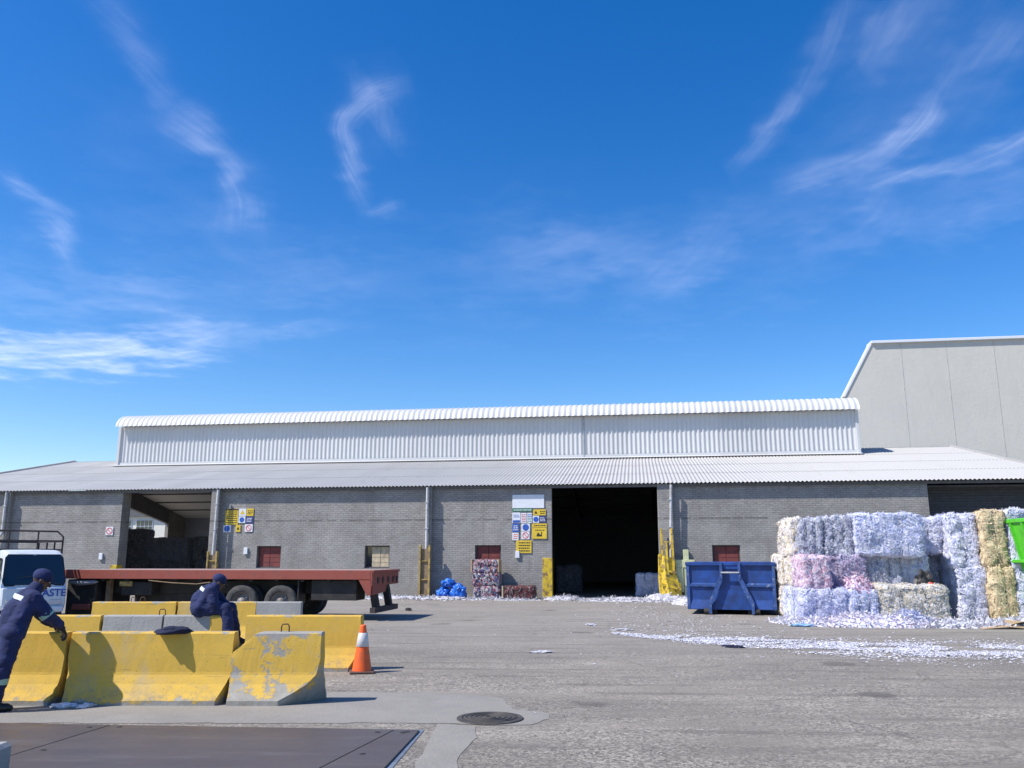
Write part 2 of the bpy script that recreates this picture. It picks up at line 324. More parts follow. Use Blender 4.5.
def m_greybuild():
    b = NB('pale_precast_concrete'); P = b.tc.outputs['Object']; s = b.sep(P)
    c = b.mix(b.noise(0.25, 8, 0.7, vec=P), (0.53, 0.51, 0.455), (0.66, 0.63, 0.56))
    c = b.mix(b.ramp(b.noise(0.9, 8, 0.75, vec=b.map((1.6, 1, 0.35), src=P)), [(0.5, 0.0), (0.75, 0.4)]), c, (0.46, 0.45, 0.42))
    wf = b.N.new('ShaderNodeTexWave'); wf.wave_type = 'BANDS'; wf.bands_direction = 'DIAGONAL'; wf.inputs['Scale'].default_value = 0.7; wf.inputs['Distortion'].default_value = 6; b.L.new(P, wf.inputs['Vector'])
    c = b.mix(b.math('MULTIPLY', b.math('MULTIPLY', wf.outputs['Fac'], b.ramp(b.noise(0.13, 3, vec=P), [(0.5, 0.0), (0.65, 1.0)])), 0.12), c, (0.55, 0.54, 0.5))
    b.bump(b.noise(4, 8, 0.75, vec=P), 0.4, 0.05)
    return b.fin(c, 0.9, 0, 0.25)
M['greybuild'] = m_greybuild()
def m_plate():
    b = NB('worn_brown_steel_plate')
    c = b.mix(b.noise(1.3, 8, 0.7, vec=b.map((0.5, 2, 1))), (0.075, 0.058, 0.050), (0.15, 0.122, 0.107))
    c = b.mix(b.ramp(b.noise(2.2, 8, 0.75, vec=b.map((0.3, 1.8, 1))), [(0.55, 0.0), (0.72, 0.5)]), c, (0.20, 0.185, 0.175))
    b.bump(b.noise(30, 5), 0.08, 0.01)
    return b.fin(c, b.ramp(b.noise(3, 5), [(0.3, 0.42), (0.7, 0.6)]), 0.25)
M['plate'] = m_plate()
M['plateedge'] = simple('worn_blue_grey_edge', (0.20, 0.23, 0.27), 0.5, 0.3, 0.3)

WHT, LAV, BLU, PNK = (0.79, 0.78, 0.82), (0.62, 0.63, 0.82), (0.36, 0.41, 0.68), (0.66, 0.33, 0.44)
GRY, DRK, CRM, TAN = (0.46, 0.48, 0.54), (0.16, 0.17, 0.23), (0.74, 0.63, 0.42), (0.62, 0.48, 0.29)
M['sh_lav'] = m_shreds('lavender_paper_shreds', [WHT, LAV, WHT, BLU, LAV, GRY, WHT, LAV])
M['sh_blue'] = m_shreds('pale_blue_paper_shreds', [WHT, LAV, BLU, WHT, (0.5, 0.57, 0.82), WHT, LAV, BLU])
M['sh_vio'] = m_shreds('violet_paper_shreds', [LAV, BLU, LAV, (0.46, 0.45, 0.72), WHT, GRY, LAV])
M['sh_pink'] = m_shreds('pink_and_white_paper_shreds', [WHT, PNK, WHT, (0.70, 0.56, 0.66), LAV, PNK, (0.50, 0.26, 0.38)])
M['sh_litter'] = m_shreds('trodden_white_shreds', [(0.74, 0.74, 0.80), (0.64, 0.65, 0.76), (0.78, 0.77, 0.80), (0.50, 0.49, 0.52), (0.70, 0.66, 0.70)])
M['sh_dim'] = m_shreds('dimmed_grey_shreds', [(0.12, 0.12, 0.13), (0.2, 0.2, 0.2), (0.07, 0.07, 0.08)])  # palette darkened so the colour carries the dimness inside the doorway
M['sh_mauve_shaded'] = m_shreds('shaded_mauve_paper_shreds', [(0.42, 0.36, 0.50), (0.5, 0.46, 0.6), (0.34, 0.28, 0.42), LAV, (0.30, 0.26, 0.40), (0.5, 0.36, 0.46)])  # pink-purple palette darkened to paint in the shade on the set-back bale
M['sh_base'] = m_shreds('white_and_pale_pink_shreds', [WHT, (0.68, 0.62, 0.72), WHT, LAV, (0.70, 0.52, 0.58), WHT, LAV, GRY])
M['sh_cream'] = m_shreds('cream_paper_shreds', [CRM, WHT, CRM, TAN, WHT, LAV, CRM])
M['sh_grey'] = m_shreds('grey_paper_shreds', [GRY, WHT, DRK, LAV, GRY, (0.36, 0.40, 0.52), WHT, DRK])
M['sh_beige'] = m_shreds('beige_grey_paper_shreds', [(0.5, 0.46, 0.38), CRM, GRY, WHT, (0.30, 0.28, 0.25), CRM, GRY])
M['sh_tan'] = m_shreds('tan_paper_shreds', [TAN, CRM, (0.68, 0.54, 0.35), TAN, (0.48, 0.34, 0.20), CRM, (0.74, 0.62, 0.43)], 18)
M['cans'] = m_shreds('crushed_can_bale', [(0.34, 0.06, 0.08), (0.5, 0.5, 0.55), (0.07, 0.07, 0.12), (0.55, 0.3, 0.3), (0.10, 0.12, 0.28), (0.6, 0.58, 0.55), (0.05, 0.04, 0.05)], 16, (1, 1, 0.7))
M['cansdk'] = m_shreds('dark_crushed_can_bale', [(0.28, 0.05, 0.05), (0.04, 0.03, 0.03), (0.06, 0.04, 0.05), (0.42, 0.34, 0.32), (0.03, 0.03, 0.03), (0.16, 0.03, 0.03)], 18, (1, 1, 0.6))

# ------------------------------------------------------------------ mesh helpers
class MB:
    def __init__(s): s.v = []; s.f = []; s.sm = []
    def add(s, vs, fs, mat=None, smooth=False):
        o = len(s.v)
        s.v += [tuple(mat @ Vector(v)) if mat else tuple(v) for v in vs]
        s.f += [tuple(i + o for i in f) for f in fs]; s.sm += [smooth] * len(fs); return s
    def box(s, a, b, bev=0.0, mat=None):
        x0, y0, z0 = a; x1, y1, z1 = b
        if bev <= 0:
            vs = [(x, y, z) for z in (z0, z1) for y in (y0, y1) for x in (x0, x1)]
            return s.add(vs, [(0, 2, 3, 1), (4, 5, 7, 6), (0, 1, 5, 4), (2, 6, 7, 3), (0, 4, 6, 2), (1, 3, 7, 5)], mat)
        bm = bmesh.new(); bmesh.ops.create_cube(bm, size=1)
        for v in bm.verts: v.co = Vector(((x0 + x1) / 2 + v.co.x * (x1 - x0), (y0 + y1) / 2 + v.co.y * (y1 - y0), (z0 + z1) / 2 + v.co.z * (z1 - z0)))
        bmesh.ops.bevel(bm, geom=bm.edges[:], offset=bev, segments=1, affect='EDGES')
        bm.verts.index_update(); vs = [v.co[:] for v in bm.verts]; fs = [[v.index for v in f.verts] for f in bm.faces]; bm.free()
        return s.add(vs, fs, mat)
    def sweep(s, pts, rad, n=8, closed=False, smooth=True, caps=True):
        pts = [Vector(p) for p in pts]; k = len(pts); rings = []
        rads = rad if isinstance(rad, (list, tuple)) else [rad] * k
        up = None
        for i, p in enumerate(pts):
            t = (pts[(i + 1) % k] - pts[i - 1]) if closed else (pts[min(i + 1, k - 1)] - pts[max(i - 1, 0)])
            t.normalize()
            if up is None: up = Vector((0, 0, 1)) if abs(t.z) < 0.9 else Vector((1, 0, 0))
            a = t.cross(up).normalized(); b = a.cross(t).normalized(); up = b
            rings.append([p + rads[i] * (math.cos(2 * math.pi * j / n) * a + math.sin(2 * math.pi * j / n) * b) for j in range(n)])
        vs = [v for r in rings for v in r]; fs = []
        for i in range(k if closed else k - 1):
            for j in range(n):
                i2 = (i + 1) % k
                fs.append((i * n + j, i * n + (j + 1) % n, i2 * n + (j + 1) % n, i2 * n + j))
        s.add(vs, fs, None, smooth)
        if not closed and caps:
            s.add(rings[0], [tuple(range(n))]); s.add(rings[-1], [tuple(reversed(range(n)))])
        return s
    def bar(s, a, b, w, h=None):
        "rectangular bar"
        h = h or w; a = Vector(a); b = Vector(b); t = (b - a).normalized()
        up = Vector((0, 0, 1)) if abs(t.z) < 0.95 else Vector((0, 1, 0))
        x = t.cross(up).normalized() * w / 2; y = x.cross(t).normalized() * h / 2
        vs = [p + i * x + j * y for p in (a, b) for i, j in ((-1, -1), (1, -1), (1, 1), (-1, 1))]
        return s.add(vs, [(0, 1, 2, 3), (7, 6, 5, 4), (0, 4, 5, 1), (1, 5, 6, 2), (2, 6, 7, 3), (3, 7, 4, 0)])
    def lathe(s, prof, n=24, axis='Z', c=(0, 0, 0), smooth=True):
        vs = []; fs = []; k = len(prof)
        for r, z in prof:
            for j in range(n):
                a = 2 * math.pi * j / n
                p = {'Z': (r * math.cos(a), r * math.sin(a), z), 'Y': (r * math.cos(a), z, r * math.sin(a)), 'X': (z, r * math.cos(a), r * math.sin(a))}[axis]
                vs.append((p[0] + c[0], p[1] + c[1], p[2] + c[2]))
        for i in range(k - 1):
            for j in range(n): fs.append((i * n + j, i * n + (j + 1) % n, (i + 1) * n + (j + 1) % n, (i + 1) * n + j))
        return s.add(vs, fs, None, smooth)
    def prism(s, poly, y0, y1, smooth=False):
        "poly in (x,z), extruded along y"
        n = len(poly)
        vs = [(x, y0, z) for x, z in poly] + [(x, y1, z) for x, z in poly]
        fs = [tuple(range(n)), tuple(reversed(range(n, 2 * n)))] + [(i, (i + 1) % n, n + (i + 1) % n, n + i) for i in range(n)]
        return s.add(vs, fs)
    def mesh(s, name, mat):
        me = D.meshes.new(name); me.from_pydata(s.v, [], s.f)
        me.polygons.foreach_set('use_smooth', s.sm); 
        bm = bmesh.new(); bm.from_mesh(me); bmesh.ops.recalc_face_normals(bm, faces=bm.faces); bm.to_mesh(me); bm.free()
        if mat: me.materials.append(mat)
        return me
    def build(s, name, mat, parent=None, loc=(0, 0, 0), rz=0.0, raw=False):
        if raw:
            me = D.meshes.new(name); me.from_pydata(s.v, [], s.f); me.polygons.foreach_set('use_smooth', s.sm); me.materials.append(mat)
        else: me = s.mesh(name, mat)
        o = D.objects.new(name, me); COL.objects.link(o); o.location = loc; o.rotation_euler = (0, 0, rz)
        if parent: o.parent = parent
        return o

def tag(o, label=None, cat=None, group=None, kind=None):
    if label: o['label'] = label
    if cat: o['category'] = cat
    if group: o['group'] = group
    if kind: o['kind'] = kind
    return o
def thing(name, label, cat, loc=(0, 0, 0), rz=0.0, group=None):
    o = D.objects.new(name, None); COL.objects.link(o); o.empty_display_size = 0.2
    o.location = loc; o.rotation_euler = (0, 0, rz); return tag(o, label, cat, group)
def dup(o, loc=None, rz=None, label=None, parent=None):
    c = o.copy(); COL.objects.link(c); c.parent = parent
    if loc is not None: c.location = loc
    if rz is not None: c.rotation_euler = (0, 0, rz)
    if label: c['label'] = label
    for ch in [k for k in D.objects if k.parent == o]: dup(ch, parent=c)
    return c

# the warehouse frame: u along its front wall, d into the building
YAW = R(8.3); B0 = Vector((0, 35.93, 0))
UX = Vector((math.cos(YAW), -math.sin(YAW), 0)); NX = Vector((math.sin(YAW), math.cos(YAW), 0))
def W(u, d, z=0): return B0 + UX * u + NX * d + Vector((0, 0, z))

# ------------------------------------------------------------------ cirrus: thin level sheets of ice cloud
def m_cloud():
    b = NB('thin_cirrus'); uv = b.N.new('ShaderNodeUVMap'); su = b.sep(uv.outputs[0]); P = b.tc.outputs['Object']
    off = b.math('MULTIPLY', b.math('SUBTRACT', b.noise(0.0020, 3, 0.5, vec=P), 0.5), 1.6)
    off2 = b.math('MULTIPLY', b.math('SUBTRACT', b.noise(0.008, 3, 0.5, vec=P), 0.5), 0.3)
    v = b.math('ADD', b.math('ADD', su[1], off), off2)
    e = b.math('MULTIPLY', v, 3.2); e = b.math('EXPONENT', b.math('MULTIPLY', b.math('MULTIPLY', e, e), -1.0))
    edge = b.math('SUBTRACT', 1.0, b.math('MULTIPLY', su[1], su[1]), True)
    ue = b.math('MULTIPLY', b.math('MULTIPLY', su[0], b.math('SUBTRACT', 1.0, su[0])), 4.0, True)
    cx = b.N.new('ShaderNodeCombineXYZ'); b.L.new(b.math('ADD', b.math('MULTIPLY', su[0], 1.6), b.math('MULTIPLY', su[1], 0.9)), cx.inputs[0]); b.L.new(b.math('SUBTRACT', b.math('MULTIPLY', su[1], 8.0), b.math('MULTIPLY', su[0], 4.0)), cx.inputs[1]); b.L.new(b.oi.outputs['Random'], cx.inputs[2])
    fib = b.ramp(b.noise(1.3, 5, 0.5, vec=cx.outputs[0]), [(0.28, 0.52), (0.72, 1.12)])
    cl = b.ramp(b.noise(0.0025, 3, 0.5, vec=P), [(0.3, 0.4), (0.7, 1.2)])
    at = b.N.new('ShaderNodeAttribute'); at.attribute_type = 'OBJECT'; at.attribute_name = 'density'
    a = at.outputs['Fac']
    for k in (e, edge, b.math('POWER', ue, 0.7), fib, cl): a = b.math('MULTIPLY', a, k)
    a = b.math('MULTIPLY', a, 0.58, True)
    tr = b.N.new('ShaderNodeBsdfTransparent'); tl = b.N.new('ShaderNodeBsdfTranslucent'); df = b.N.new('ShaderNodeBsdfDiffuse')
    for n in (tl, df): n.inputs[0].default_value = (0.95, 0.95, 0.97, 1)
    m1 = b.N.new('ShaderNodeMixShader'); m1.inputs[0].default_value = 0.85; b.L.new(df.outputs[0], m1.inputs[1]); b.L.new(tl.outputs[0], m1.inputs[2])
    m2 = b.N.new('ShaderNodeMixShader'); b.L.new(a, m2.inputs[0]); b.L.new(tr.outputs[0], m2.inputs[1]); b.L.new(m1.outputs[0], m2.inputs[2])
    b.N.remove(b.b); b.L.new(m2.outputs[0], b.out.inputs['Surface']); return b.m
def spline(pts, n):
    P = [Vector((*p, 0)) for p in pts]; P = [P[0] * 2 - P[1]] + P + [P[-1] * 2 - P[-2]]; out = []
    k = len(pts) - 1
    for i in range(n + 1):
        x = i / n * k; j = min(int(x), k - 1); t = x - j; a, b_, c, d = P[j], P[j + 1], P[j + 2], P[j + 3]
        out.append(0.5 * ((2 * b_) + (c - a) * t + (2 * a - 5 * b_ + 4 * c - d) * t * t + (3 * b_ - a - 3 * c + d) * t ** 3))
    return out
CM = m_cloud(); CR = 1600.0     # all sheets lie level at this height
CK = [0]
def cloud(pts, wd, s):
    CK[0] += 1; CR = 1600.0 + 9.0 * CK[0]          # each sheet at its own level
    L_ = spline(pts, 28); wd *= 3.6; vs = []; uvs = []; nv = 6
    # run on a little past both ends so the wisp fades out instead of stopping
    a = L_[0] - (L_[1] - L_[0]).normalized() * wd * 0.5; z = L_[-1] + (L_[-1] - L_[-2]).normalized() * wd * 0.5
    L_ = [a] + L_ + [z]
    for i, p in enumerate(L_):
        t = (L_[min(i + 1, len(L_) - 1)] - L_[max(i - 1, 0)]).normalized(); q = Vector((-t.y, t.x, 0))
        for j in range(nv + 1):
            v = -1 + 2 * j / nv; c = p + q * (v * wd); az, el = c.x, c.y
            rr = CR / math.tan(max(el, 0.06)); vs.append((rr * math.sin(az), rr * math.cos(az), CR)); uvs.append((i / (len(L_) - 1), v))
    fs = [(i * (nv + 1) + j, (i + 1) * (nv + 1) + j, (i + 1) * (nv + 1) + j + 1, i * (nv + 1) + j + 1) for i in range(len(L_) - 1) for j in range(nv)]
    me = D.meshes.new('cloud'); me.from_pydata(vs, [], fs); me.materials.append(CM); ul = me.uv_layers.new(name='UVMap')
    for lp in me.loops: ul.data[lp.index].uv = uvs[lp.vertex_index]
    me.polygons.foreach_set('use_smooth', [True] * len(fs))
    o = D.objects.new('cloud', me); COL.objects.link(o); o['density'] = s; tag(o, kind='structure')
for k in WISPS: cloud(*k)

# ------------------------------------------------------------------ ground
g = MB(); g.add([(-1500, -200, 0), (1500, -200, 0), (1500, 2500, 0), (-1500, 2500, 0)], [(0, 1, 2, 3)])
tag(g.build('ground', M['ground']), kind='structure')
# pale concrete apron the barriers stand on, and the patch round the manhole
def sheet(name, pts, z, mat):
    s = MB(); s.add([(x, y, z) for x, y in pts], [tuple(range(len(pts)))]); return tag(s.build(name, mat, raw=True), kind='structure')
def ragged(pts, seed, amp=0.06):
    out = []; n = len(pts)
    for i in range(n):
        a, b = Vector(pts[i]), Vector(pts[(i + 1) % n]); k = max(2, int((b - a).length / 0.12)); nr = Vector((-(b - a).y, (b - a).x)).normalized()
        for j in range(k):
            p = a.lerp(b, j / k); out.append(tuple(p + nr * amp * (noise.noise(Vector((p.x * 3, p.y * 3, seed))) + 0.5 * noise.noise(Vector((p.x * 11, p.y * 11, seed))))))
    return out
sheet('concrete_apron', ragged([(-9, 9.0), (-0.85, 9.0), (-0.35, 8.9), (0.15, 8.95), (0.42, 9.25), (0.30, 9.6), (0.02, 9.8), (-0.1, 10.55), (-0.45, 10.85), (-1.5, 11.0), (-3, 11.0), (-9, 11.2)], 3, 0.1), 0.004, M['slab'])
sheet('concrete_strip', ragged([(-0.75, 8.98), (-0.78, 6.2), (-0.42, 6.2), (-0.45, 7.6), (-0.32, 8.3), (-0.36, 8.80)], 5, 0.03), 0.004, M['slab'])
# ------------------------------------------------------------------ warehouse
wh = thing('warehouse', 'long grey brick warehouse with corrugated roof and white raised ridge monitor', 'warehouse', B0, -YAW)
EZ, SL, RD = 4.60, 0.2156, 13.0          # eave height, slope, ridge depth
def roofz(d): return EZ + SL * (d + 0.22) if d <= RD else EZ + SL * (2 * RD - d + 0.22)
UL, UR = -29.3, 21.9
WT = 0.28
def wallseg(u0, u1, z0, z1, d0=0.0, d1=WT, mb=None):
    (mb or MB()).box((u0, d0, z0), (u1, d1, z1)); return mb
wins = [(-11.18, -10.08, 1.2, 2.13, 'red'), (-6.33, -5.24, 1.2, 2.14, 'board'), (-1.56, -0.46, 1.2, 2.15, 'red'), (8.12, 9.22, 1.2, 2.13, 'red')]
TOPZ = 4.60
for (u0, u1) in ((UL, -17.95), (-12.95, -3.66), (-3.4, 1.66), (6.62, 16.2)):
    m = MB(); ws = [w for w in wins if w[0] > u0 and w[1] < u1]; x = u0
    for w in ws:
        m.box((x, 0, 0), (w[0], WT, TOPZ)); m.box((w[0], 0, 0), (w[1], WT, w[2])); m.box((w[0], 0, w[3]), (w[1], WT, TOPZ)); x = w[1]
    m.box((x, 0, 0), (u1, WT, TOPZ)); m.build('wall', M['brick'], wh)
# piers
for (u0, u1, d0, d1) in ((-23.35, -23.1, -0.22, 0.0), (-17.95, -17.68, -0.003, 0.65), (-13.33, -12.95, -0.22, 0.5), (-3.66, -3.4, -0.20, 0.28), (6.02, 6.62, -0.17, 0.5), (16.2, 16.5, -0.003, 1.1)):
    MB().box((u0, d0, 0), (u1, d1, TOPZ - 0.02), 0.012).build('pier', M['brick'], wh)
for (u0, u1, d0, d1, z1) in ((-18.0, -17.675, -0.03, 0.4, 1.32), (-13.34, -13.02, -0.24, 0.2, 1.35), (1.27, 1.67, -0.03, 0.3, 1.62)):
    MB().box((u0, d0, 0), (u1, d1, z1), 0.01).build('corner_guard', M['guard'], wh)
# lintels over the openings
for (u0, u1) in ((-17.68, -13.33), (1.66, 6.02), (16.5, UR)):
    MB().box((u0, 0.05, 4.50), (u1, 0.25, 4.585)).build('lintel', M['dsteel'], wh)
# windows
for (u0, u1, z0, z1, kd) in wins:
    f = MB()
    f.box((u0 + 0.002, 0.10, z0 + 0.002), (u0 + 0.05, 0.16, z1 - 0.002)); f.box((u1 - 0.05, 0.10, z0 + 0.002), (u1 - 0.002, 0.16, z1 - 0.002))
    f.box((u0 + 0.05, 0.10, z1 - 0.05), (u1 - 0.05, 0.16, z1 - 0.002)); f.box((u0 + 0.05, 0.10, z0 + 0.002), (u1 - 0.05, 0.16, z0 + 0.05))
    w = f.build('window', M['frame'], wh)
    p = MB(); n = 2 if kd == 'red' else 2; ww = (u1 - u0 - 0.12) / n
    ua = u0 + 0.06 + (0.22 if kd == 'board' else 0.0); ww = (u1 - 0.06 - ua) / n
    for i in range(n):
        p.box((ua + i * ww + 0.008, 0.15, z0 + 0.05), (ua + (i + 1) * ww - 0.008, 0.19, z1 - 0.06), 0.004)
        for k in range(1, 4):
            zz = z0 + 0.05 + k * (z1 - z0 - 0.1) / 4; p.box((ua + i * ww + 0.02, 0.142, zz - 0.012), (ua + (i + 1) * ww - 0.02, 0.149, zz + 0.012))
    p.build('shutter_boards', M['brickred'] if kd == 'red' else M['board'], w)
    if kd == 'board': MB().box((u0 + 0.052, 0.17, z0 + 0.05), (ua, 0.2, z1 - 0.05)).build('pane', M['glass'], w)
    MB().box((u0, 0.20, z0), (u1, 0.24, z1)).build('backing', M['frame'], w)

# corrugated roof, both slopes, two overlapping courses of sheets on each
def corrug(u0, u1, prof, pitch, amp, per=6, thick=0.0):
    "prof: list of (d,z) points; corrugation along u displaces along the profile normal"
    n = int((u1 - u0) / pitch * per); m = MB(); k = len(prof); vs = []
    nor = []
    for i in range(k):
        a = prof[max(i - 1, 0)]; b = prof[min(i + 1, k - 1)]; t = Vector((b[0] - a[0], b[1] - a[1])).normalized(); nor.append((-t.y, t.x))
    for j in range(n + 1):
        u = u0 + (u1 - u0) * j / n; w = amp * math.sin(2 * math.pi * (u - u0) / pitch)
        for i, (d, z) in enumerate(prof): vs.append((u, d + nor[i][0] * w, z + nor[i][1] * w))
    fs = [(j * k + i, (j + 1) * k + i, (j + 1) * k + i + 1, j * k + i + 1) for j in range(n) for i in range(k - 1)]
    m.add(vs, fs, None, True); return m
def rl(d0, d1, o0, o1): return [(d0, roofz(d0) + o0), ((d0 + d1) / 2, roofz((d0 + d1) / 2) + (o0 + o1) / 2), (d1, roofz(d1) + o1)]
for prof in (rl(-0.28, 3.1, 0.03, 0.03), rl(2.95, 6.4, 0.042, 0.034), rl(6.25, 9.7, 0.046, 0.038), rl(9.5, RD, 0.05, 0.042), rl(RD, 19.5, 0.06, 0.05), rl(19.4, 26.3, 0.04, 0.03)):
    o = corrug(UL - 0.25, UR + 0.15, prof, 0.165, 0.024).build('roof_sheeting', M['roof'], wh)
# thin ceiling lining under the sheets (the pale underside seen through the left bay)
m = MB(); m.add([(UL, 0.3, roofz(0.3) - 0.03), (UR, 0.3, roofz(0.3) - 0.03), (UR, RD, roofz(RD) - 0.03), (UL, RD, roofz(RD) - 0.03), (UR, 26, roofz(26) - 0.03), (UL, 26, roofz(26) - 0.03)], [(0, 1, 2, 3), (3, 2, 4, 5)])
m.build('ceiling_lining', M['ceil'], wh)
MB().box((UL - 0.2, -0.1, EZ - 0.12), (UR + 0.1, -0.02, EZ - 0.005)).build('eave_beam', M['truss'], wh)
# verge trims and gables
for s, uu in ((-1, UL - 0.27), (1, UR + 0.12)):
    v = MB(); v.bar((uu, -0.25, roofz(-0.25) + 0.05), (uu, RD, roofz(RD) + 0.07), 0.08, 0.16); v.bar((uu, RD, roofz(RD) + 0.07), (uu, 26.2, roofz(26.2) + 0.05), 0.08, 0.16)
    v.build('verge_trim', M['roof'], wh)
def dpoly(poly, u0, u1, name, mat):
    n = len(poly); m = MB(); m.add([(u0, d, z) for d, z in poly] + [(u1, d, z) for d, z in poly], [tuple(range(n)), tuple(reversed(range(n, 2 * n)))] + [(i, (i + 1) % n, n + (i + 1) % n, n + i) for i in range(n)])
    return m.build(name, mat, wh)
dpoly([(0.3, 0), (26, 0), (26, roofz(26) - .05), (RD, roofz(RD) - .05), (0.3, roofz(.3) - .05)], UR - 0.3, UR, 'gable_wall', M['brick'])
dpoly([(0.3, 0), (12, 0), (12, roofz(12) - 0.05), (0.3, roofz(.3) - .05)], UL, UL + 0.25, 'gable_wall', M['brick'])
dpoly([(23.6, 0), (26, 0), (26, roofz(26) - 0.05), (23.6, roofz(23.6) - .05)], UL, UL + 0.25, 'gable_wall', M['brick'])
dpoly([(12, 6.15), (23.6, 4.1), (23.6, roofz(23.6) - .05), (RD, roofz(RD) - .05), (12, roofz(12) - 0.05)], UL, UL + 0.25, 'gable_beam', M['truss'])
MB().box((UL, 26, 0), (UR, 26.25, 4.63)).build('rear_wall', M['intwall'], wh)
dpoly([(0.3, 0), (25.9, 0), (25.9, roofz(25.9) - .06), (RD, roofz(RD) - .06), (0.3, roofz(.3) - .06)], -9.0, -8.8, 'light_block_wall', M['intwall'])  # unseen wall added to keep daylight out of the right-hand bays
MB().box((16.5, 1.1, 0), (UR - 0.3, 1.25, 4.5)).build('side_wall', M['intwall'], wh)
# recessed roller shutter in the right-hand bay
sh = MB()
for k in range(40): sh.box((16.5, 0.98 + (0.02 if k % 2 else 0), k * 0.11), (UR - 0.3, 1.08, k * 0.11 + 0.107), 0.008)
sh.build('roller_shutter', M['shutter'], wh)
# rafters inside
for u in (-23.2, -17.85, -13.15, 1.3, 6.3):
    r = MB(); r.bar((u, 0.3, roofz(0.3) - 0.22), (u, RD, roofz(RD) - 0.22), 0.12, 0.3); r.bar((u, RD, roofz(RD) - 0.22), (u, 25.9, roofz(25.9) - 0.22), 0.12, 0.3)
    r.build('rafter', M['truss'], wh)
pu = MB()
for k in range(1, 13):
    d = 26 * k / 13 - 0.4; pu.box((UL + 0.3, d, roofz(d) - 0.13), (UR - 0.35, d + 0.07, roofz(d) - 0.045))
pu.build('purlins', M['truss'], wh)
# the raised ridge monitor
MU0, MU1 = -24.65, 16.55
mprof = [(9.62, 9.12), (9.70, 9.36), (9.9, 9.60), (10.2, 9.78), (10.7, 9.90), (11.6, 9.99), (13, 10.03), (14.4, 9.99), (15.3, 9.90), (15.8, 9.78), (16.1, 9.60), (16.3, 9.36), (16.38, 9.12)]
mon = corrug(MU0, MU1, [(10.0, roofz(10.0) + 0.1), (10.0, 8.0), (10.0, 9.15)], 0.24, 0.026).build('monitor_wall', M['clad'], wh)
corrug(MU0, MU1, [(16.0, 9.15), (16.0, 8.0), (16.0, roofz(16.0) + 0.1)], 0.30, 0.035).build('monitor_wall', M['clad'], wh)
corrug(MU0 - 0.12, MU1 + 0.12, mprof, 0.30, 0.022).build('monitor_roof', M['clad'], wh)
for uu in (MU0 - 0.03, MU1 - 0.03):
    dpoly([(10.05, roofz(10.05) + 0.05), (13, roofz(13) + 0.05), (15.95, roofz(15.95) + 0.05)] + [(a, b - 0.06) for a, b in reversed(mprof) if 10.05 < a < 15.95], uu, uu + 0.06, 'monitor_end', M['clad'])
for uu in (MU0 - 0.06, MU1 - 0.08):
    MB().box((uu, 9.9, roofz(9.9) + 0.06), (uu + 0.16, 10.06, 9.12), 0.01).build('corner_flashing', M['clad'], wh)
MB().box((2.43, 9.945, roofz(10) + 0.1), (2.49, 9.99, 9.12)).build('cladding_joint', M['steel'], wh)
fl = MB(); fl.add([(MU0 - 0.1, 9.55, roofz(9.55) + 0.115), (MU1 + 0.1, 9.55, roofz(9.55) + 0.115), (MU1 + 0.1, 9.95, roofz(9.95) + 0.13), (MU0 - 0.1, 9.95, roofz(9.95) + 0.13), (MU0 - 0.1, 9.955, roofz(9.95) + 0.26), (MU1 + 0.1, 9.955, roofz(9.95) + 0.26)], [(0, 1, 2, 3), (3, 2, 5, 4)])
fl.build('base_flashing', M['clad'], wh)

# downpipes
def pipe(pts, r=0.06):
    o = MB().sweep(pts, r, 12).build('downpipe', M['pvc'], wh)
    for z in (2.8, 3.9):
        MB().box((pts[1][0] - r - 0.02, pts[1][1] - r - 0.012, z), (pts[1][0] + r + 0.02, pts[1][1] + r + 0.03, z + 0.05), 0.004).build('pipe_bracket', M['steel'], o)
pipe([(-23.25, -0.30, 4.55), (-23.25, -0.30, 2.75), (-23.27, -0.32, 2.65), (-23.85, -0.5, 2.12)])
pipe([(-12.97, -0.33, 4.55), (-13.0, -0.33, 2.6), (-13.05, -0.33, 0.05)])
pipe([(-3.57, -0.30, 4.55), (-3.57, -0.30, 2.0), (-3.57, -0.30, 0.05)])
pipe([(6.58, -0.30, 4.55), (6.5, -0.30, 2.6), (6.42, -0.30, 0.3)])
# small boxes on the wall
for (u, z) in ((-18.55, 1.55), (-11.75, 1.78), (0.15, 1.62)):
    MB().box((u, -0.08, z), (u + 0.17, -0.004, z + 0.28), 0.01).build('meter_box', M['signwhite'], wh)
wl = MB().sweep([(2.7, 8, 5.9), (3.0, 8, 5.9)], 0.04, 8).build('skylight_slit_bar', M['signwhite'], wh)  # white bar painting in the bright slit of a skylight

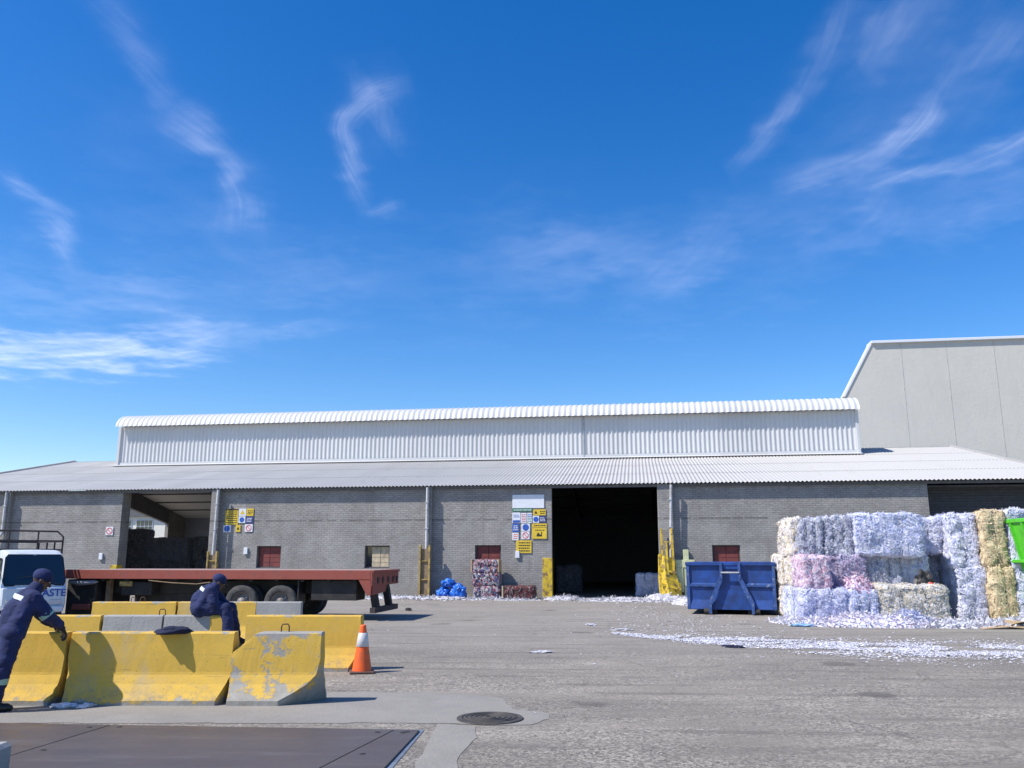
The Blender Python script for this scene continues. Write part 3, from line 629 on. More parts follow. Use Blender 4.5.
# pipe guards (bolted to the wall, in front of the downpipes)
def guard(u, z1, mat, bulky, label):
    t = thing('pipe_guard', label, 'pipe guard', W(u, -0.42), -YAW, 'steel guards protecting the downpipes')
    for dx in (-0.2, 0.2): MB().box((dx - 0.04, -0.06, 0.03), (dx + 0.04, 0.10, z1), 0.008).build('guard_rail', mat, t)
    for z in [0.15] + [0.75 * k for k in range(1, int(z1 / 0.75) + 1)]: MB().box((-0.16, -0.03, z - 0.02), (0.16, 0.02, z + 0.02)).build('cross_strap', mat, t)
    if bulky:
        pl = MB()
        pl.add([(-0.36, -0.05, 1.75), (-0.12, -0.2, 1.7), (0.30, -0.05, 1.6), (0.34, -0.1, 0.8), (-0.08, -0.32, 0.85), (-0.38, -0.06, 0.75), (-0.34, -0.1, 0.05), (0.05, -0.42, 0.1), (0.52, -0.15, 0.05), (0.50, -0.12, 0.62)], [(0, 1, 4, 5), (1, 2, 3, 4), (5, 4, 7, 6), (4, 9, 8, 7), (4, 3, 9)])
        pl.bar((-0.28, -0.12, 0), (-0.30, -0.12, 1.78), 0.09); pl.bar((0.27, -0.12, 0), (0.22, -0.1, 2.3), 0.07); pl.bar((0.02, -0.26, 0.2), (-0.03, -0.12, 2.2), 0.08)
        pl.bar((-0.3, -0.2, 1.2), (0.32, -0.2, 1.05), 0.08); pl.bar((-0.3, -0.28, 0.62), (0.48, -0.24, 0.42), 0.09); pl.bar((0.5, -0.15, 0.02), (0.3, -0.12, 0.95), 0.07)
        pl.build('bent_guard_plate', mat, t)
    else:
        MB().box((-0.155, 0.03, 0.06), (0.155, 0.07, z1 - 0.15)).build('timber_infill', M['timber'], t)
    return t
guard(-3.6, 2.15, M['oldguard'], False, 'faded yellow steel guard with brown timber round the downpipe behind the trailer rear')
guard(6.32, 2.78, M['guard'], True, 'bright yellow bent steel guard right of the dark doorway')
guard(-12.99, 1.9, M['oldguard'], False, 'rusty yellow guard at the foot of the downpipe beside the left open bay')

# ------------------------------------------------------------------ other buildings
gd = 28.0
gb = thing('concrete_building', 'tall pale concrete building with white roof edge behind the warehouse', 'building', W(20.4, gd), -YAW)
poly = [(0.0, 0.0), (0.0, 13.2), (2.16, 17.0), (34, 17.0), (34, 0.0)]
MB().prism(poly, 0, 0.9).build('wall', M['greybuild'], gb); MB().prism([(6.5, 0), (6.5, 14.5), (8, 16.6), (33.8, 16.6), (33.8, 0)], 0.9, 20).build('rear_hall', M['greybuild'], gb)
for (x, zt) in ((4.1, 16.9), (7.2, 16.9), (10.4, 16.9), (13.8, 16.9), (17.0, 16.9)):
    MB().box((x, -0.012, 0), (x + 0.035, -0.004, zt)).build('panel_joint', simple('panel_joint_grey', (0.50, 0.485, 0.44), 0.9) if x < 5 else D.materials['panel_joint_grey'], gb)  # thin strips in a slightly darker grey mark the panel seams
f = MB(); f.bar((-0.1, 0.43, 13.1), (2.12, 0.43, 17.08), 1.0, 0.13); f.build('roof_edge', M['signwhite'], gb)
MB().box((2.05, -0.2, 16.98), (34.2, 1.1, 17.18), 0.02).build('roof_fascia', M['signwhite'], gb)
MB().box((5.2, -0.01, 8.0), (8.2, -0.003, 8.06)).build('wall_conduit', M['frame'], gb)

wb = thing('white_building', 'cream white building with barred window seen through the left open bay', 'building', W(-46, 31), -YAW)
MB().box((0, 0, 0), (14.5, 8, 5.0)).build('wall', M['whitewall'], wb)
MB().box((-0.2, -0.3, 5.0), (14.7, 8.2, 7.2)).build('roof', M['truss'], wb)
for x0, x1 in ((7.6, 9.4), (9.8, 11.3)):
    f = MB(); f.box((x0, -0.06, 3.2), (x1, -0.02, 4.75)); w = f.build('window', M['signwhite'], wb)
    p = MB(); n = 4
    for i in range(n):
        for k in range(3):
            a = x0 + 0.06 + i * (x1 - x0 - 0.06) / n; z = 3.25 + k * 0.5
            p.box((a, -0.08, z), (a + (x1 - x0 - 0.06) / n - 0.06, -0.065, z + 0.44))
    p.build('pane', M['glass'], w)
#PART2
# ------------------------------------------------------------------ concrete barriers
def barrier(L, mat, label, loc, rz=0.0, cl=0.06, cr=0.10, hoops=(), group='concrete road barriers', breaks=None, H=0.78, seed=0, hw=0.27):
    t = thing('concrete_barrier', label, 'barrier', loc, rz, group)
    prof = [(-hw, 0.0), (-hw, 0.055), (-hw * 0.80, 0.13), (-hw * 0.60, 0.22), (-hw * 0.46, 0.315), (-hw * 0.44, 0.345), (-hw * 0.41, 0.50), (-hw * 0.37, 0.65), (-hw * 0.34, H - 0.015), (-hw * 0.28, H)]
    prof = prof + [(-y, z) for y, z in reversed(prof)]
    n = 36; k = len(prof); vs = []
    rs = random.Random(seed + 5)
    for i in range(n + 1):
        s = i / n
        s = 0.5 - 0.5 * math.cos(math.pi * s) if False else s
        for (y, z) in prof:
            x = -L / 2 + L * s
            ex = max(0.0, (-y - 0.11) / (hw - 0.11)) if z < 0.40 else 0.0
            yy = y
            # splayed foot: the ends of the foot are cut back
            x0 = -L / 2 + cl * ex; x1 = L / 2 - cr * ex
            x = x0 + (x1 - x0) * s
            nn = noise.noise(Vector((x * 7 + seed * 9.1, y * 7, z * 7))); n2 = noise.noise(Vector((x * 25 + seed * 3.3, y * 25, z * 25)))
            endk = 1.0 if i in (0, n) else 0.45
            x += (nn * 0.012 + n2 * 0.010) * (1 if i in (0, n) else 0)
            if 0.0 < z: z2 = z + n2 * 0.005 * endk
            else: z2 = z
            yy += (n2 * 0.005 + nn * 0.004) * (1 if i in (0, n) else 0.3)
            if breaks:
                for (bx, bz, sl) in breaks:       # a broken-off upper corner: nothing stands above this slanting line
                    lim = bz + (x - bx) * sl + nn * 0.03
                    if x < bx + (H - bz) / sl: z2 = min(z2, max(lim, 0.05))
            vs.append((x, yy, z2))
    fs = [(i * k + j, (i + 1) * k + j, (i + 1) * k + j + 1, i * k + j + 1) for i in range(n) for j in range(k - 1)]
    fs += [(i * k + k - 1, (i + 1) * k + k - 1, (i + 1) * k, i * k) for i in range(n)]
    ci = len(vs); vs.append((-L / 2, 0.0, 0.35)); vs.append((L / 2, 0.0, 0.35))
    fs += [(j, (j + 1) % k, ci) for j in range(k)] + [(n * k + (j + 1) % k, n * k + j, ci + 1) for j in range(k)]
    m = MB(); m.add(vs, fs); m.build('barrier_body', mat, t)
    for hx in hoops:
        MB().sweep([(hx - 0.045, 0, H - 0.05), (hx - 0.045, 0, H + 0.06), (hx - 0.03, 0, H + 0.085), (hx + 0.03, 0, H + 0.085), (hx + 0.045, 0, H + 0.06), (hx + 0.045, 0, H - 0.05)], 0.008, 8).build('lifting_hoop', M['hoop'], t)
    return t
RA = R(-0.6)
barrier(1.72, M['yel0'], 'yellow concrete barrier the leaning worker rests his hand on, at the left edge', (-5.99, 10.29, 0), RA, cr=0.05, seed=1)
barrier(1.88, M['yel0'], 'longest smooth yellow concrete barrier in the front row, with a dark jacket on top', (-4.145, 10.29, 0), RA, 0.05, 0.12, seed=2)
barrier(1.02, M['yel3'], 'short flaking yellow barrier with wire hoop and broken corner, right end of front row', (-2.70, 10.27, 0), RA, 0.02, 0.42, hoops=(0.06,), seed=3, breaks=[(-0.51, 0.555, 0.75)])
Y2 = 13.22
barrier(2.0, M['yel1'], 'scuffed yellow concrete barrier in the second row behind the leaning worker', (-7.14, Y2, 0), 0, seed=4)
barrier(0.88, M['greybar'], 'bare light grey concrete barrier in the middle of the second row', (-5.66, Y2, 0), 0, 0.03, 0.03, hoops=(0.40,), seed=5)
t = barrier(0.90, M['greybar'], 'grey concrete barrier with a yellow right end under the sitting worker', (-4.74, Y2, 0), 0, 0.03, 0.03, seed=6)
b_ = MB(); b_.box((0.24, -0.125, 0.36), (0.452, 0.125, 0.783), 0.02); b_.build('painted_end', M['yel1'], t)
barrier(1.72, M['yel0'], 'long yellow concrete barrier beside the orange traffic cone', (-3.10, Y2 - 0.02, 0), R(-0.5), 0.03, 0.14, seed=7)
Y3 = 17.2
barrier(1.62, M['yel1'], 'scuffed yellow concrete barrier in the back row, with two wire hoops', (-7.37, Y3, 0), 0, hoops=(-0.06, 0.12), seed=8)
barrier(1.52, M['yel1'], 'yellow concrete barrier in the back row directly behind the sitting worker', (-5.76, Y3 + 0.02, 0), 0, 0.03, 0.03, seed=9)
barrier(0.86, M['greybar'], 'grey concrete barrier at the right end of the back row, before the trailer wheels', (-4.55, Y3, 0), 0, 0.03, 0.03, seed=10)
bl = MB().box((-0.55, -0.3, 0), (0.55, 0.3, 0.25), 0.03); 
bo = bl.build('concrete_block', M['greybar'], None, (-4.36, 6.62, 0)); tag(bo, 'pale concrete block in the bottom left corner beside the steel plates', 'concrete block')

# ------------------------------------------------------------------ steel plates, manhole
pts = [[(-6.2, 6.0), (-5.15, 8.92), (-4.05, 8.83), (-4.35, 6.0)], [(-4.335, 6.0), (-4.03, 8.828), (-1.07, 8.58), (-1.55, 6.0)], [(-1.53, 6.0), (-1.05, 8.578), (-0.90, 8.565), (-1.20, 6.0)]]
labs = ['brown steel ground plate left of the concrete block corner', 'large brown steel ground plate in the middle foreground', 'narrow brown steel ground plate along the right edge of the plates']
pts[0] = [(-6.2, 6.0), (-5.15, 8.92), (-3.93, 8.82), (-4.40, 6.0)]; pts[1] = [(-4.385, 6.0), (-3.91, 8.818), (-1.12, 8.585), (-1.77, 6.0)]; pts[2] = [(-1.755, 6.0), (-1.105, 8.583), (-0.88, 8.565), (-1.08, 6.0)]
for P_, lb in zip(pts, labs):
    m = MB(); m.add([(x, y, 0.006) for x, y in P_] + [(x, y, 0.022) for x, y in P_], [(4, 5, 6, 7), (0, 1, 5, 4), (1, 2, 6, 5), (2, 3, 7, 6), (3, 0, 4, 7)])
    t = thing('steel_plate', lb, 'steel plate', (0, 0, 0), 0, 'steel plates set in the ground'); m.build('plate', M['plate'], t)
    (ax, ay), (bx, by), (cx, cy), (dx, dy) = P_
    q = 0
    for (px, py) in ((bx + 0.12, by - 0.12), (cx - 0.14, cy - 0.14), (bx * 0.6 + ax * 0.4, by * 0.6 + ay * 0.4)):
        MB().lathe([(0.0, 0.026), (0.024, 0.0262), (0.03, 0.022)], 12, c=(px + (0.12 if q == 2 else 0), py, 0)).build('bolt', M['dsteel'], t); q += 1
sheet('plate_frame', [(-6.3, 9.02), (-0.84, 8.66), (-1.02, 5.9), (-6.9, 5.9)], 0.005, M['plateedge'])
mh = thing('manhole_cover', 'round cast iron manhole cover with ring pattern in the asphalt', 'manhole cover', (-0.225, 9.24, 0.006))
mh.scale = (0.92, 0.92, 1)
MB().lathe([(0.0, 0.012), (0.305, 0.012), (0.305, 0.0)], 48, smooth=False).build('lid', M['iron'], mh)
MB().lathe([(0.315, 0.0), (0.315, 0.014), (0.37, 0.010), (0.375, 0.0)], 48, smooth=False).build('rim', M['iron'], mh)
rg = MB()
for r in (0.05, 0.11, 0.17, 0.23, 0.28): rg.lathe([(r - 0.012, 0.0125), (r - 0.010, 0.019), (r + 0.010, 0.019), (r + 0.012, 0.0125)], 48, smooth=False)
rg.build('raised_rings', M['iron'], mh)

# ------------------------------------------------------------------ traffic cone
c = thing('traffic_cone', 'orange traffic cone with one white reflective band beside the yellow barrier', 'traffic cone', (-2.165, 12.83, 0), R(12)); c.scale = (0.93, 0.93, 0.95)
MB().box((-0.19, -0.19, 0.0), (0.19, 0.19, 0.035), 0.012).build('base', M['conebase'], c)
MB().lathe([(0.15, 0.035), (0.145, 0.07), (0.045, 0.68), (0.042, 0.70), (0.03, 0.705), (0.028, 0.66)], 28).build('cone_body', M['orange'], c)
MB().lathe([(0.099, 0.385), (0.102, 0.387), (0.070, 0.585), (0.066, 0.587)], 28).build('reflective_band', M['reflect'], c)

# ------------------------------------------------------------------ flatbed trailer
TO = Vector((-3.68, 22.85, 0))
tr = thing('flatbed_trailer', 'long red oxide flatbed trailer with grey deck parked along the warehouse', 'trailer', TO, -YAW)
TL, TW = 8.85, 2.5    # local x runs from -TL to 0 (rear), y from 0 (near side) to TW
m = MB(); m.box((-TL, 0.05, 1.255), (-0.03, TW - 0.05, 1.30)); m.build('deck', M['deckwood'], tr)
for y0, y1 in ((0, 0.05), (TW - 0.05, TW)):
    MB().box((-TL, y0, 1.06), (-0.03, y1, 1.305), 0.008).build('side_beam', M['trailer'], tr)
MB().box((-TL, 0.05, 1.06), (-TL + 0.08, TW - 0.05, 1.30)).build('front_beam', M['trailer'], tr)
m = MB(); m.add([(-0.35, 0, 1.05), (0, 0, 1.05), (-0.02, 0, 0.66), (-0.12, 0, 0.66), (-0.35, 0.06, 1.05), (0, 0.06, 1.05), (-0.02, 0.06, 0.66), (-0.12, 0.06, 0.66)], [(0, 1, 2, 3), (4, 7, 6, 5), (0, 3, 7, 4), (1, 5, 6, 2), (3, 2, 6, 7)])
m.build('corner_bracket', M['trailer'], tr)
rp = MB(); rp.box((-0.03, 0.0, 0.90), (0.02, TW, 1.305), 0.006); rp.box((0.02, 0.0, 1.24), (0.06, TW, 1.30), 0.006); rp.build('rear_panel', M['trailer'], tr)
m = MB(); m.add([(0.015, 0.06, 0.90), (0.015, TW * 0.55, 0.90), (0.015, TW * 0.5, 0.72), (0.015, 0.10, 0.66), (-0.03, 0.06, 0.90), (-0.03, TW * 0.55, 0.90), (-0.03, TW * 0.5, 0.72), (-0.03, 0.10, 0.66)], [(0, 1, 2, 3), (4, 7, 6, 5), (2, 6, 7, 3), (0, 3, 7, 4), (1, 5, 6, 2)])
m.build('lower_rear_panel', M['trailer'], tr)
for y in (0.5, 0.95, 1.45, 1.95, 2.3):
    MB().box((0.021, y - 0.06, 0.95), (0.045, y + 0.06, 1.12), 0.01).build('rear_light', M['rack'], tr)
for y in (0.55, 1.75):
    m = MB(); m.bar((-0.15, y, 0.95), (-0.02, y, 0.30), 0.16, 0.22); m.build('bumper_hanger', M['dsteel'], tr)
MB().bar((0.0, 0.15, 0.27), (0.0, TW - 0.15, 0.27), 0.14, 0.14).build('underrun_bumper', M['rack'], tr)
for y in (0.62, TW - 0.82): MB().box((-TL + 0.1, y, 0.66), (-0.55, y + 0.2, 1.06), 0.01).build('chassis_rail', M['dsteel'], tr)
cr_ = MB()
for k in range(12): cr_.box((-TL + 0.4 + k * 0.72, 0.06, 1.0), (-TL + 0.48 + k * 0.72, TW - 0.06, 1.06))
cr_.build('crossmembers', M['dsteel'], tr)
def wheel(x, y0, tyre='rubber', rim='rim'):
    w_ = MB().lathe([(0.27, y0 + 0.02), (0.31, y0), (0.425, y0 - 0.0), (0.455, y0 + 0.035), (0.46, y0 + 0.12), (0.455, y0 + 0.22), (0.425, y0 + 0.25), (0.30, y0 + 0.25)], 40, 'Y', (x, 0, 0.46)).build('wheel', M[tyre], tr)
    MB().lathe([(0.272, y0 + 0.03), (0.25, y0 + 0.05), (0.20, y0 + 0.12), (0.13, y0 + 0.10), (0.12, y0 + 0.02), (0.0, y0 + 0.01)], 28, 'Y', (x, 0, 0.46)).build('rim', M[rim], w_)
    nb = MB()
    for k in range(8):
        a = k * math.pi / 4; nb.lathe([(0.0, y0 + 0.075), (0.014, y0 + 0.076), (0.014, y0 + 0.11)], 6, 'Y', (x + 0.165 * math.cos(a), 0, 0.46 + 0.165 * math.sin(a)))
    nb.build('wheel_nuts', M['steel'], w_)
wx = (-3.62, -2.52)
for i, x in enumerate(wx):
    if i < 2: wheel(x, 0.05)
    wheel(x, 0.40, *(('blacktrim', 'dsteel') if i == 2 else ())); wheel(x, TW - 0.30); wheel(x, TW - 0.60)
    MB().sweep([(x, 0.6, 0.46), (x, TW - 0.6, 0.46)], 0.07, 12).build('axle', M['dsteel'], tr)
MB().box((-2.06, 0.10, 0.42), (-2.03, 0.60, 1.05)).build('mudflap', M['blacktrim'], tr)
MB().box((-1.70, 0.16, 0.52), (-0.45, 0.9, 1.04), 0.01).build('tool_box', M['dsteel'], tr)
for y in (0.35, TW - 0.5):
    l_ = MB(); l_.box((-7.75, y, 0.30), (-7.62, y + 0.14, 1.06)); l_.box((-7.83, y - 0.05, 0.0), (-7.54, y + 0.2, 0.05)); l_.box((-7.72, y + 0.03, 0.05), (-7.65, y + 0.11, 0.30)); l_.build('landing_leg', M['timber'], tr)
MB().box((-8.84, 0.20, 0.06), (-7.95, 1.9, 1.04), 0.03).build('coupling_box', M['dsteel'], tr); MB().box((-8.6, 0.12, 0.22), (-8.05, 0.19, 0.38), 0.02).build('rusty_step', M['trailer'], tr); MB().sweep([(-8.75, 0.11, 0.98), (-8.65, 0.11, 0.97), (-8.4, 0.11, 0.95), (-7.95, 0.11, 0.97), (-7.85, 0.11, 0.98)], [0.02, 0.06, 0.085, 0.06, 0.02], 16).build('air_tank', M['steel'], tr)
MB().box((-7.2, 0.2, 0.62), (-6.3, 0.6, 0.98), 0.02).build('tool_box', M['dsteel'], tr)
MB().box((-7.22, 0.12, 0.86), (-6.85, 0.19, 0.99), 0.01).build('reflector_plate', M['oldguard'], tr)
MB().sweep([(-6.3, 0.02, 1.02), (-5.6, 0.02, 0.96), (-4.9, 0.02, 0.93), (-4.5, 0.02, 0.98)], 0.014, 6).build('air_hose', M['timber'], tr)
MB().box((-7.1, 0.7, 0.3), (-4.4, 1.8, 1.02), 0.03).build('spare_wheel_carrier', M['dsteel'], tr)

# ------------------------------------------------------------------ small truck, front turned towards the right
A = R(42)
tk = thing('small_truck', 'small white cab truck with a brown cage rack behind the cab and blue lettering', 'truck', (-11.62, 22.8, 0), A)
# local frame: front face on y=0 with x from -1.5 (image left) to 0; body runs back along +y
m = MB()
sec = [(0.02, 0.34), (-0.03, 0.45), (-0.03, 0.60), (0.0, 0.86), (0.05, 0.92), (0.36, 1.70), (0.50, 1.79), (0.80, 1.83), (1.25, 1.83), (1.33, 1.78), (1.36, 0.34)]   # (y,z) side outline
xs = [(-1.5, 0.0), (-1.47, 0.0), (-1.40, 1.0), (-0.1, 1.0), (-0.03, 0.0), (0.0, 0.0)]
n = len(sec); stations = [(-1.50, 0.06), (-1.46, 0.015), (-1.38, 0.0), (-0.75, -0.015), (-0.12, 0.0), (-0.04, 0.015), (0.0, 0.06)]
vs = []
for x, ins in stations:
    for (y, z) in sec:
        tuck = max(0, (z - 1.1)) * 0.13
        xx = x + (tuck if x < -0.75 else -tuck if x > -0.75 else 0)
        vs.append((xx, y + (ins if y < 0.7 else -ins * 0.5), z - ins * (0.5 if z > 1.7 else 0)))
fs = [(i * n + j, (i + 1) * n + j, (i + 1) * n + (j + 1) % n, i * n + (j + 1) % n) for i in range(len(stations) - 1) for j in range(n)]
fs += [tuple(range(n)), tuple(reversed(range((len(stations) - 1) * n, len(stations) * n)))]
m.add(vs, fs); m.build('cab', M['white'], tk)
def quad(name, p, mat, parent, th=0.012):
    p = [Vector(v) for v in p]; nn = (p[1] - p[0]).cross(p[2] - p[0]).normalized() * th
    m = MB(); k = len(p); m.add(p + [v + nn for v in p], [tuple(range(k)), tuple(reversed(range(k, 2 * k)))] + [(i, (i + 1) % k, k + (i + 1) % k, k + i) for i in range(k)])
    return m.build(name, mat, parent)
quad('windscreen', [(-1.40, 0.057, 0.94), (-0.10, 0.057, 0.94), (-0.045, 0.09, 1.02), (-0.10, 0.325, 1.61), (-0.17, 0.352, 1.68), (-1.33, 0.352, 1.68), (-1.40, 0.325, 1.61), (-1.455, 0.09, 1.02)], M['glass'], tk, 0.03)
quad('windscreen_seal', [(-1.43, 0.062, 0.91), (-0.07, 0.062, 0.91), (-0.015, 0.10, 1.02), (-0.07, 0.335, 1.63), (-0.14, 0.37, 1.71), (-1.36, 0.37, 1.71), (-1.43, 0.335, 1.63), (-1.485, 0.10, 1.02)], M['blacktrim'], tk, 0.018)
MB().box((-1.0, -0.128, 0.28), (-0.52, -0.121, 0.38), 0.002).build('number_plate', M['signwhite'], tk)
MB().bar((-1.2, 0.10, 1.10), (-0.45, 0.14, 1.22), 0.02, 0.03).build('wiper', M['blacktrim'], tk)
quad('side_window', [(-1.495, 1.15, 0.98), (-1.495, 0.24, 0.98), (-1.45, 0.55, 1.62), (-1.45, 1.15, 1.62)], M['glass'], tk)
quad('side_window', [(-0.005, 0.24, 0.98), (-0.005, 1.15, 0.98), (-0.05, 1.15, 1.62), (-0.05, 0.55, 1.62)], M['glass'], tk)
for s, xx in ((-1, -1.49), (1, -0.01)):
    MB().box((xx - 0.006, 0.20, 0.45), (xx + 0.006, 1.2, 0.455)).build('door_gap', M['blacktrim'], tk)
MB().box((-1.44, -0.12, 0.26), (-0.06, 0.02, 0.42), 0.03).build('bumper', M['white'], tk)
for x in (-1.25, -0.25):
    MB().box((x - 0.15, -0.055, 0.44), (x + 0.15, -0.025, 0.58), 0.02).build('headlight', M['reflect'], tk)
MB().box((-1.0, -0.05, 0.44), (-0.5, -0.026, 0.56), 0.01).build('grille', M['blacktrim'], tk)
for s, x in ((-1, -1.55),):
    mr = MB(); mr.bar((x - s * 0.05, 0.3, 1.2), (x + s * 0.10, 0.18, 1.25), 0.03); mr.box((x + s * 0.10 - 0.06, 0.12, 1.12), (x + s * 0.10 + 0.06, 0.18, 1.42), 0.02); mr.build('mirror', M['blacktrim'], tk)
def text(name, body, size, mat, parent, loc, rot, ext=0.004):
    cu = D.curves.new(name, 'FONT'); cu.body = body; cu.size = size; cu.extrude = ext; cu.align_x = 'CENTER'; cu.offset = size * 0.012
    o = D.objects.new(name, cu); COL.objects.link(o); dg = bpy.context.evaluated_depsgraph_get(); dg.update()
    me = D.meshes.new_from_object(o.evaluated_get(dg)); D.objects.remove(o, do_unlink=True); D.curves.remove(cu)
    me.materials.clear(); me.materials.append(mat); me.name = name
    k = D.objects.new(name, me); COL.objects.link(k); k.location = loc; k.rotation_euler = rot
    if parent: k.parent = parent
    return k
text('lettering', 'WASTE', 0.25, M['lettering'], tk, (-0.43, -0.05, 0.66), (R(83), 0, 0))
text('lettering', 'WASTE', 0.20, M['lettering'], tk, (-1.508, 0.70, 0.66), (R(90), 0, R(-90)))
for x, y in ((-1.42, 0.55), (-0.08, 0.55), (-1.45, 2.9), (-0.08, 2.9)):
    w_ = MB().lathe([(0.16, x - 0.09), (0.28, x - 0.09), (0.305, x - 0.06), (0.305, x + 0.06), (0.28, x + 0.09), (0.16, x + 0.09)], 28, 'X', (0, y, 0.305)).build('wheel', M['rubber'], tk)
    MB().lathe([(0.0, x - 0.06), (0.16, x - 0.07), (0.165, x + 0.07), (0.0, x + 0.06)], 20, 'X', (0, y, 0.305)).build('rim', M['rim'], w_)
MB().box((-1.0, 0.4, 0.38), (-0.5, 4.0, 0.55)).build('chassis', M['dsteel'], tk)
MB().box((-1.68, 1.5, 0.56), (0.18, 4.1, 0.68), 0.01).build('load_bed', M['rack'], tk)
for (x0, x1, y0, y1) in ((-1.68, -1.64, 1.5, 4.1), (0.14, 0.18, 1.5, 4.1), (-1.64, 0.14, 4.06, 4.1)):
    MB().box((x0, y0, 0.68), (x1, y1, 1.15)).build('bed_side', M['rack'], tk)
ck = MB().box((-1.64, 1.48, 0.68), (0.14, 1.53, 1.80)); ck.build('headboard', M['rack'], tk)
cg = MB(); zt = 2.34
cg.sweep([(-1.68, 1.5, 1.1), (-1.68, 1.5, zt - 0.13), (-1.64, 1.5, zt), (0.02, 1.5, zt), (0.18, 1.5, zt - 0.14), (0.18, 1.5, 1.1)], 0.025, 8, smooth=False)
cg.bar((-1.68, 1.5, 2.08), (0.18, 1.5, 2.08), 0.045); cg.bar((-1.68, 1.5, 1.84), (0.18, 1.5, 1.84), 0.045)
for x in (-1.15, -0.45): cg.bar((x, 1.5, 1.8), (x, 1.5, zt), 0.035)
for x in (-1.68, 0.18):
    cg.bar((x, 1.5, 2.08), (x, 4.0, 2.08), 0.045); cg.bar((x, 1.5, 1.6), (x, 4.0, 1.6), 0.04)
    for y in (2.3, 3.1, 4.0): cg.bar((x, y, 1.1), (x, y, 2.1), 0.04)
cg.bar((-1.68, 4.0, 2.08), (0.18, 4.0, 2.08), 0.045)
cg.build('cage_rack', M['rack'], tk)

# ------------------------------------------------------------------ blue hook-lift bin (local: front on y=0, x 0..2.5)
bn = thing('blue_waste_bin', 'blue steel hook-lift waste bin with a splayed frame on its front', 'waste bin', (5.20, 25.9, 0), R(-16))
BW, BL, BH, BZ = 2.5, 4.4, 1.50, 0.14
m = MB(); m.box((0.0, 0.06, BZ), (BW, 0.10, BH - 0.06)); m.build('front_panel', M['bluebin'], bn)
m = MB(); m.box((0, 0.10, BZ), (0.04, BL, BH - 0.06)); m.build('side_panel', M['bluebin'], bn)
m = MB(); m.box((BW - 0.04, 0.10, BZ), (BW, BL, BH - 0.06)); m.build('side_panel', M['bluebin'], bn)
MB().box((0.04, BL - 0.04, BZ), (BW - 0.04, BL, BH - 0.06)).build('rear_panel', M['bluebin'], bn)
MB().box((0.04, 0.10, BZ), (BW - 0.04, BL - 0.04, BZ + 0.05)).build('floor_panel', M['bluebin'], bn)
m = MB(); m.box((-0.04, -0.02, BH - 0.10), (BW + 0.04, 0.10, BH), 0.012); m.box((-0.04, 0.10, BH - 0.10), (0.06, BL + 0.04, BH), 0.012); m.box((BW - 0.06, 0.10, BH - 0.10), (BW + 0.04, BL + 0.04, BH), 0.012); m.box((0.06, BL - 0.06, BH - 0.10), (BW - 0.06, BL + 0.04, BH), 0.012)
m.build('top_rim', M['bluebin'], bn)
for k in range(5):
    for x0, x1 in ((-0.05, 0.0), (BW, BW + 0.05)): MB().box((x0, 0.4 + k * 0.9, BZ), (x1, 0.5 + k * 0.9, BH - 0.1)).build('side_rib', M['bluebin'], bn)
for x in (0.03, BW - 0.03): MB().box((x - 0.045, 0.0, BZ), (x + 0.045, 0.06, BH - 0.10), 0.008).build('corner_post', M['bluerim'], bn)
for x0, x1 in ((0.075, 0.93), (1.57, BW - 0.075)):
    m = MB(); m.add([(x0, 0.0, 0.80), (x1, 0.0, 0.80), (x1, 0.0, 0.86), (x0, 0.0, 0.86), (x0, 0.06, 0.76), (x1, 0.06, 0.76), (x1, 0.06, 0.90), (x0, 0.06, 0.90)], [(0, 1, 2, 3), (0, 4, 5, 1), (3, 2, 6, 7), (0, 3, 7, 4), (1, 5, 6, 2)]); m.build('front_rib', M['bluerim'], bn)
    # lower inclined plates
    xa, xb = (x0, x1) if x0 < 1 else (x0, x1)
m = MB(); m.add([(0.08, 0.058, 0.42), (0.80, 0.058, 0.42), (0.72, -0.02, BZ + 0.02), (0.08, -0.02, BZ + 0.02), (0.08, 0.058, BZ + 0.02), (0.72, 0.058, BZ + 0.02)], [(0, 1, 2, 3), (0, 3, 4), (1, 5, 2), (3, 2, 5, 4)]); m.build('kick_plate', M['bluebin'], bn)
m = MB(); m.add([(BW - 0.08, 0.058, 0.42), (1.74, 0.058, 0.42), (1.84, -0.02, BZ + 0.02), (BW - 0.08, -0.02, BZ + 0.02), (BW - 0.08, 0.058, BZ + 0.02), (1.84, 0.058, BZ + 0.02)], [(3, 2, 1, 0), (0, 4, 3), (1, 2, 5), (3, 4, 5, 2)]); m.build('kick_plate', M['bluebin'], bn)
for s in (-1, 1):
    xt, xb = 1.25 + s * 0.26, 1.25 + s * 0.60
    m = MB(); m.bar((xt, -0.04, BH + 0.0), (xt, -0.04, 1.03), 0.075, 0.12); m.bar((xt, -0.04, 1.06), (xb, -0.06, 0.30), 0.07, 0.12); m.bar((xb, -0.06, 0.33), (xb, -0.06, 0.03), 0.08, 0.12)
    m.build('splayed_upright', M['bluerim'], bn)
MB().sweep([(0.99, -0.10, 1.20), (1.51, -0.10, 1.20)], 0.028, 10).build('hook_bar', M['steel'], bn)
MB().box((1.02, 0.0, 1.30), (1.48, 0.06, BH - 0.10)).build('gusset_plate', M['bluebin'], bn)
for x in (0.55, 1.95):
    MB().sweep([(x - 0.09, -0.02, 0.09), (x + 0.09, -0.02, 0.09)], 0.085, 16).build('roller', M['dsteel'], bn)
for x in (0.7, 1.7): MB().box((x, 0.15, 0.02), (x + 0.12, BL, BZ)).build('skid', M['dsteel'], bn)

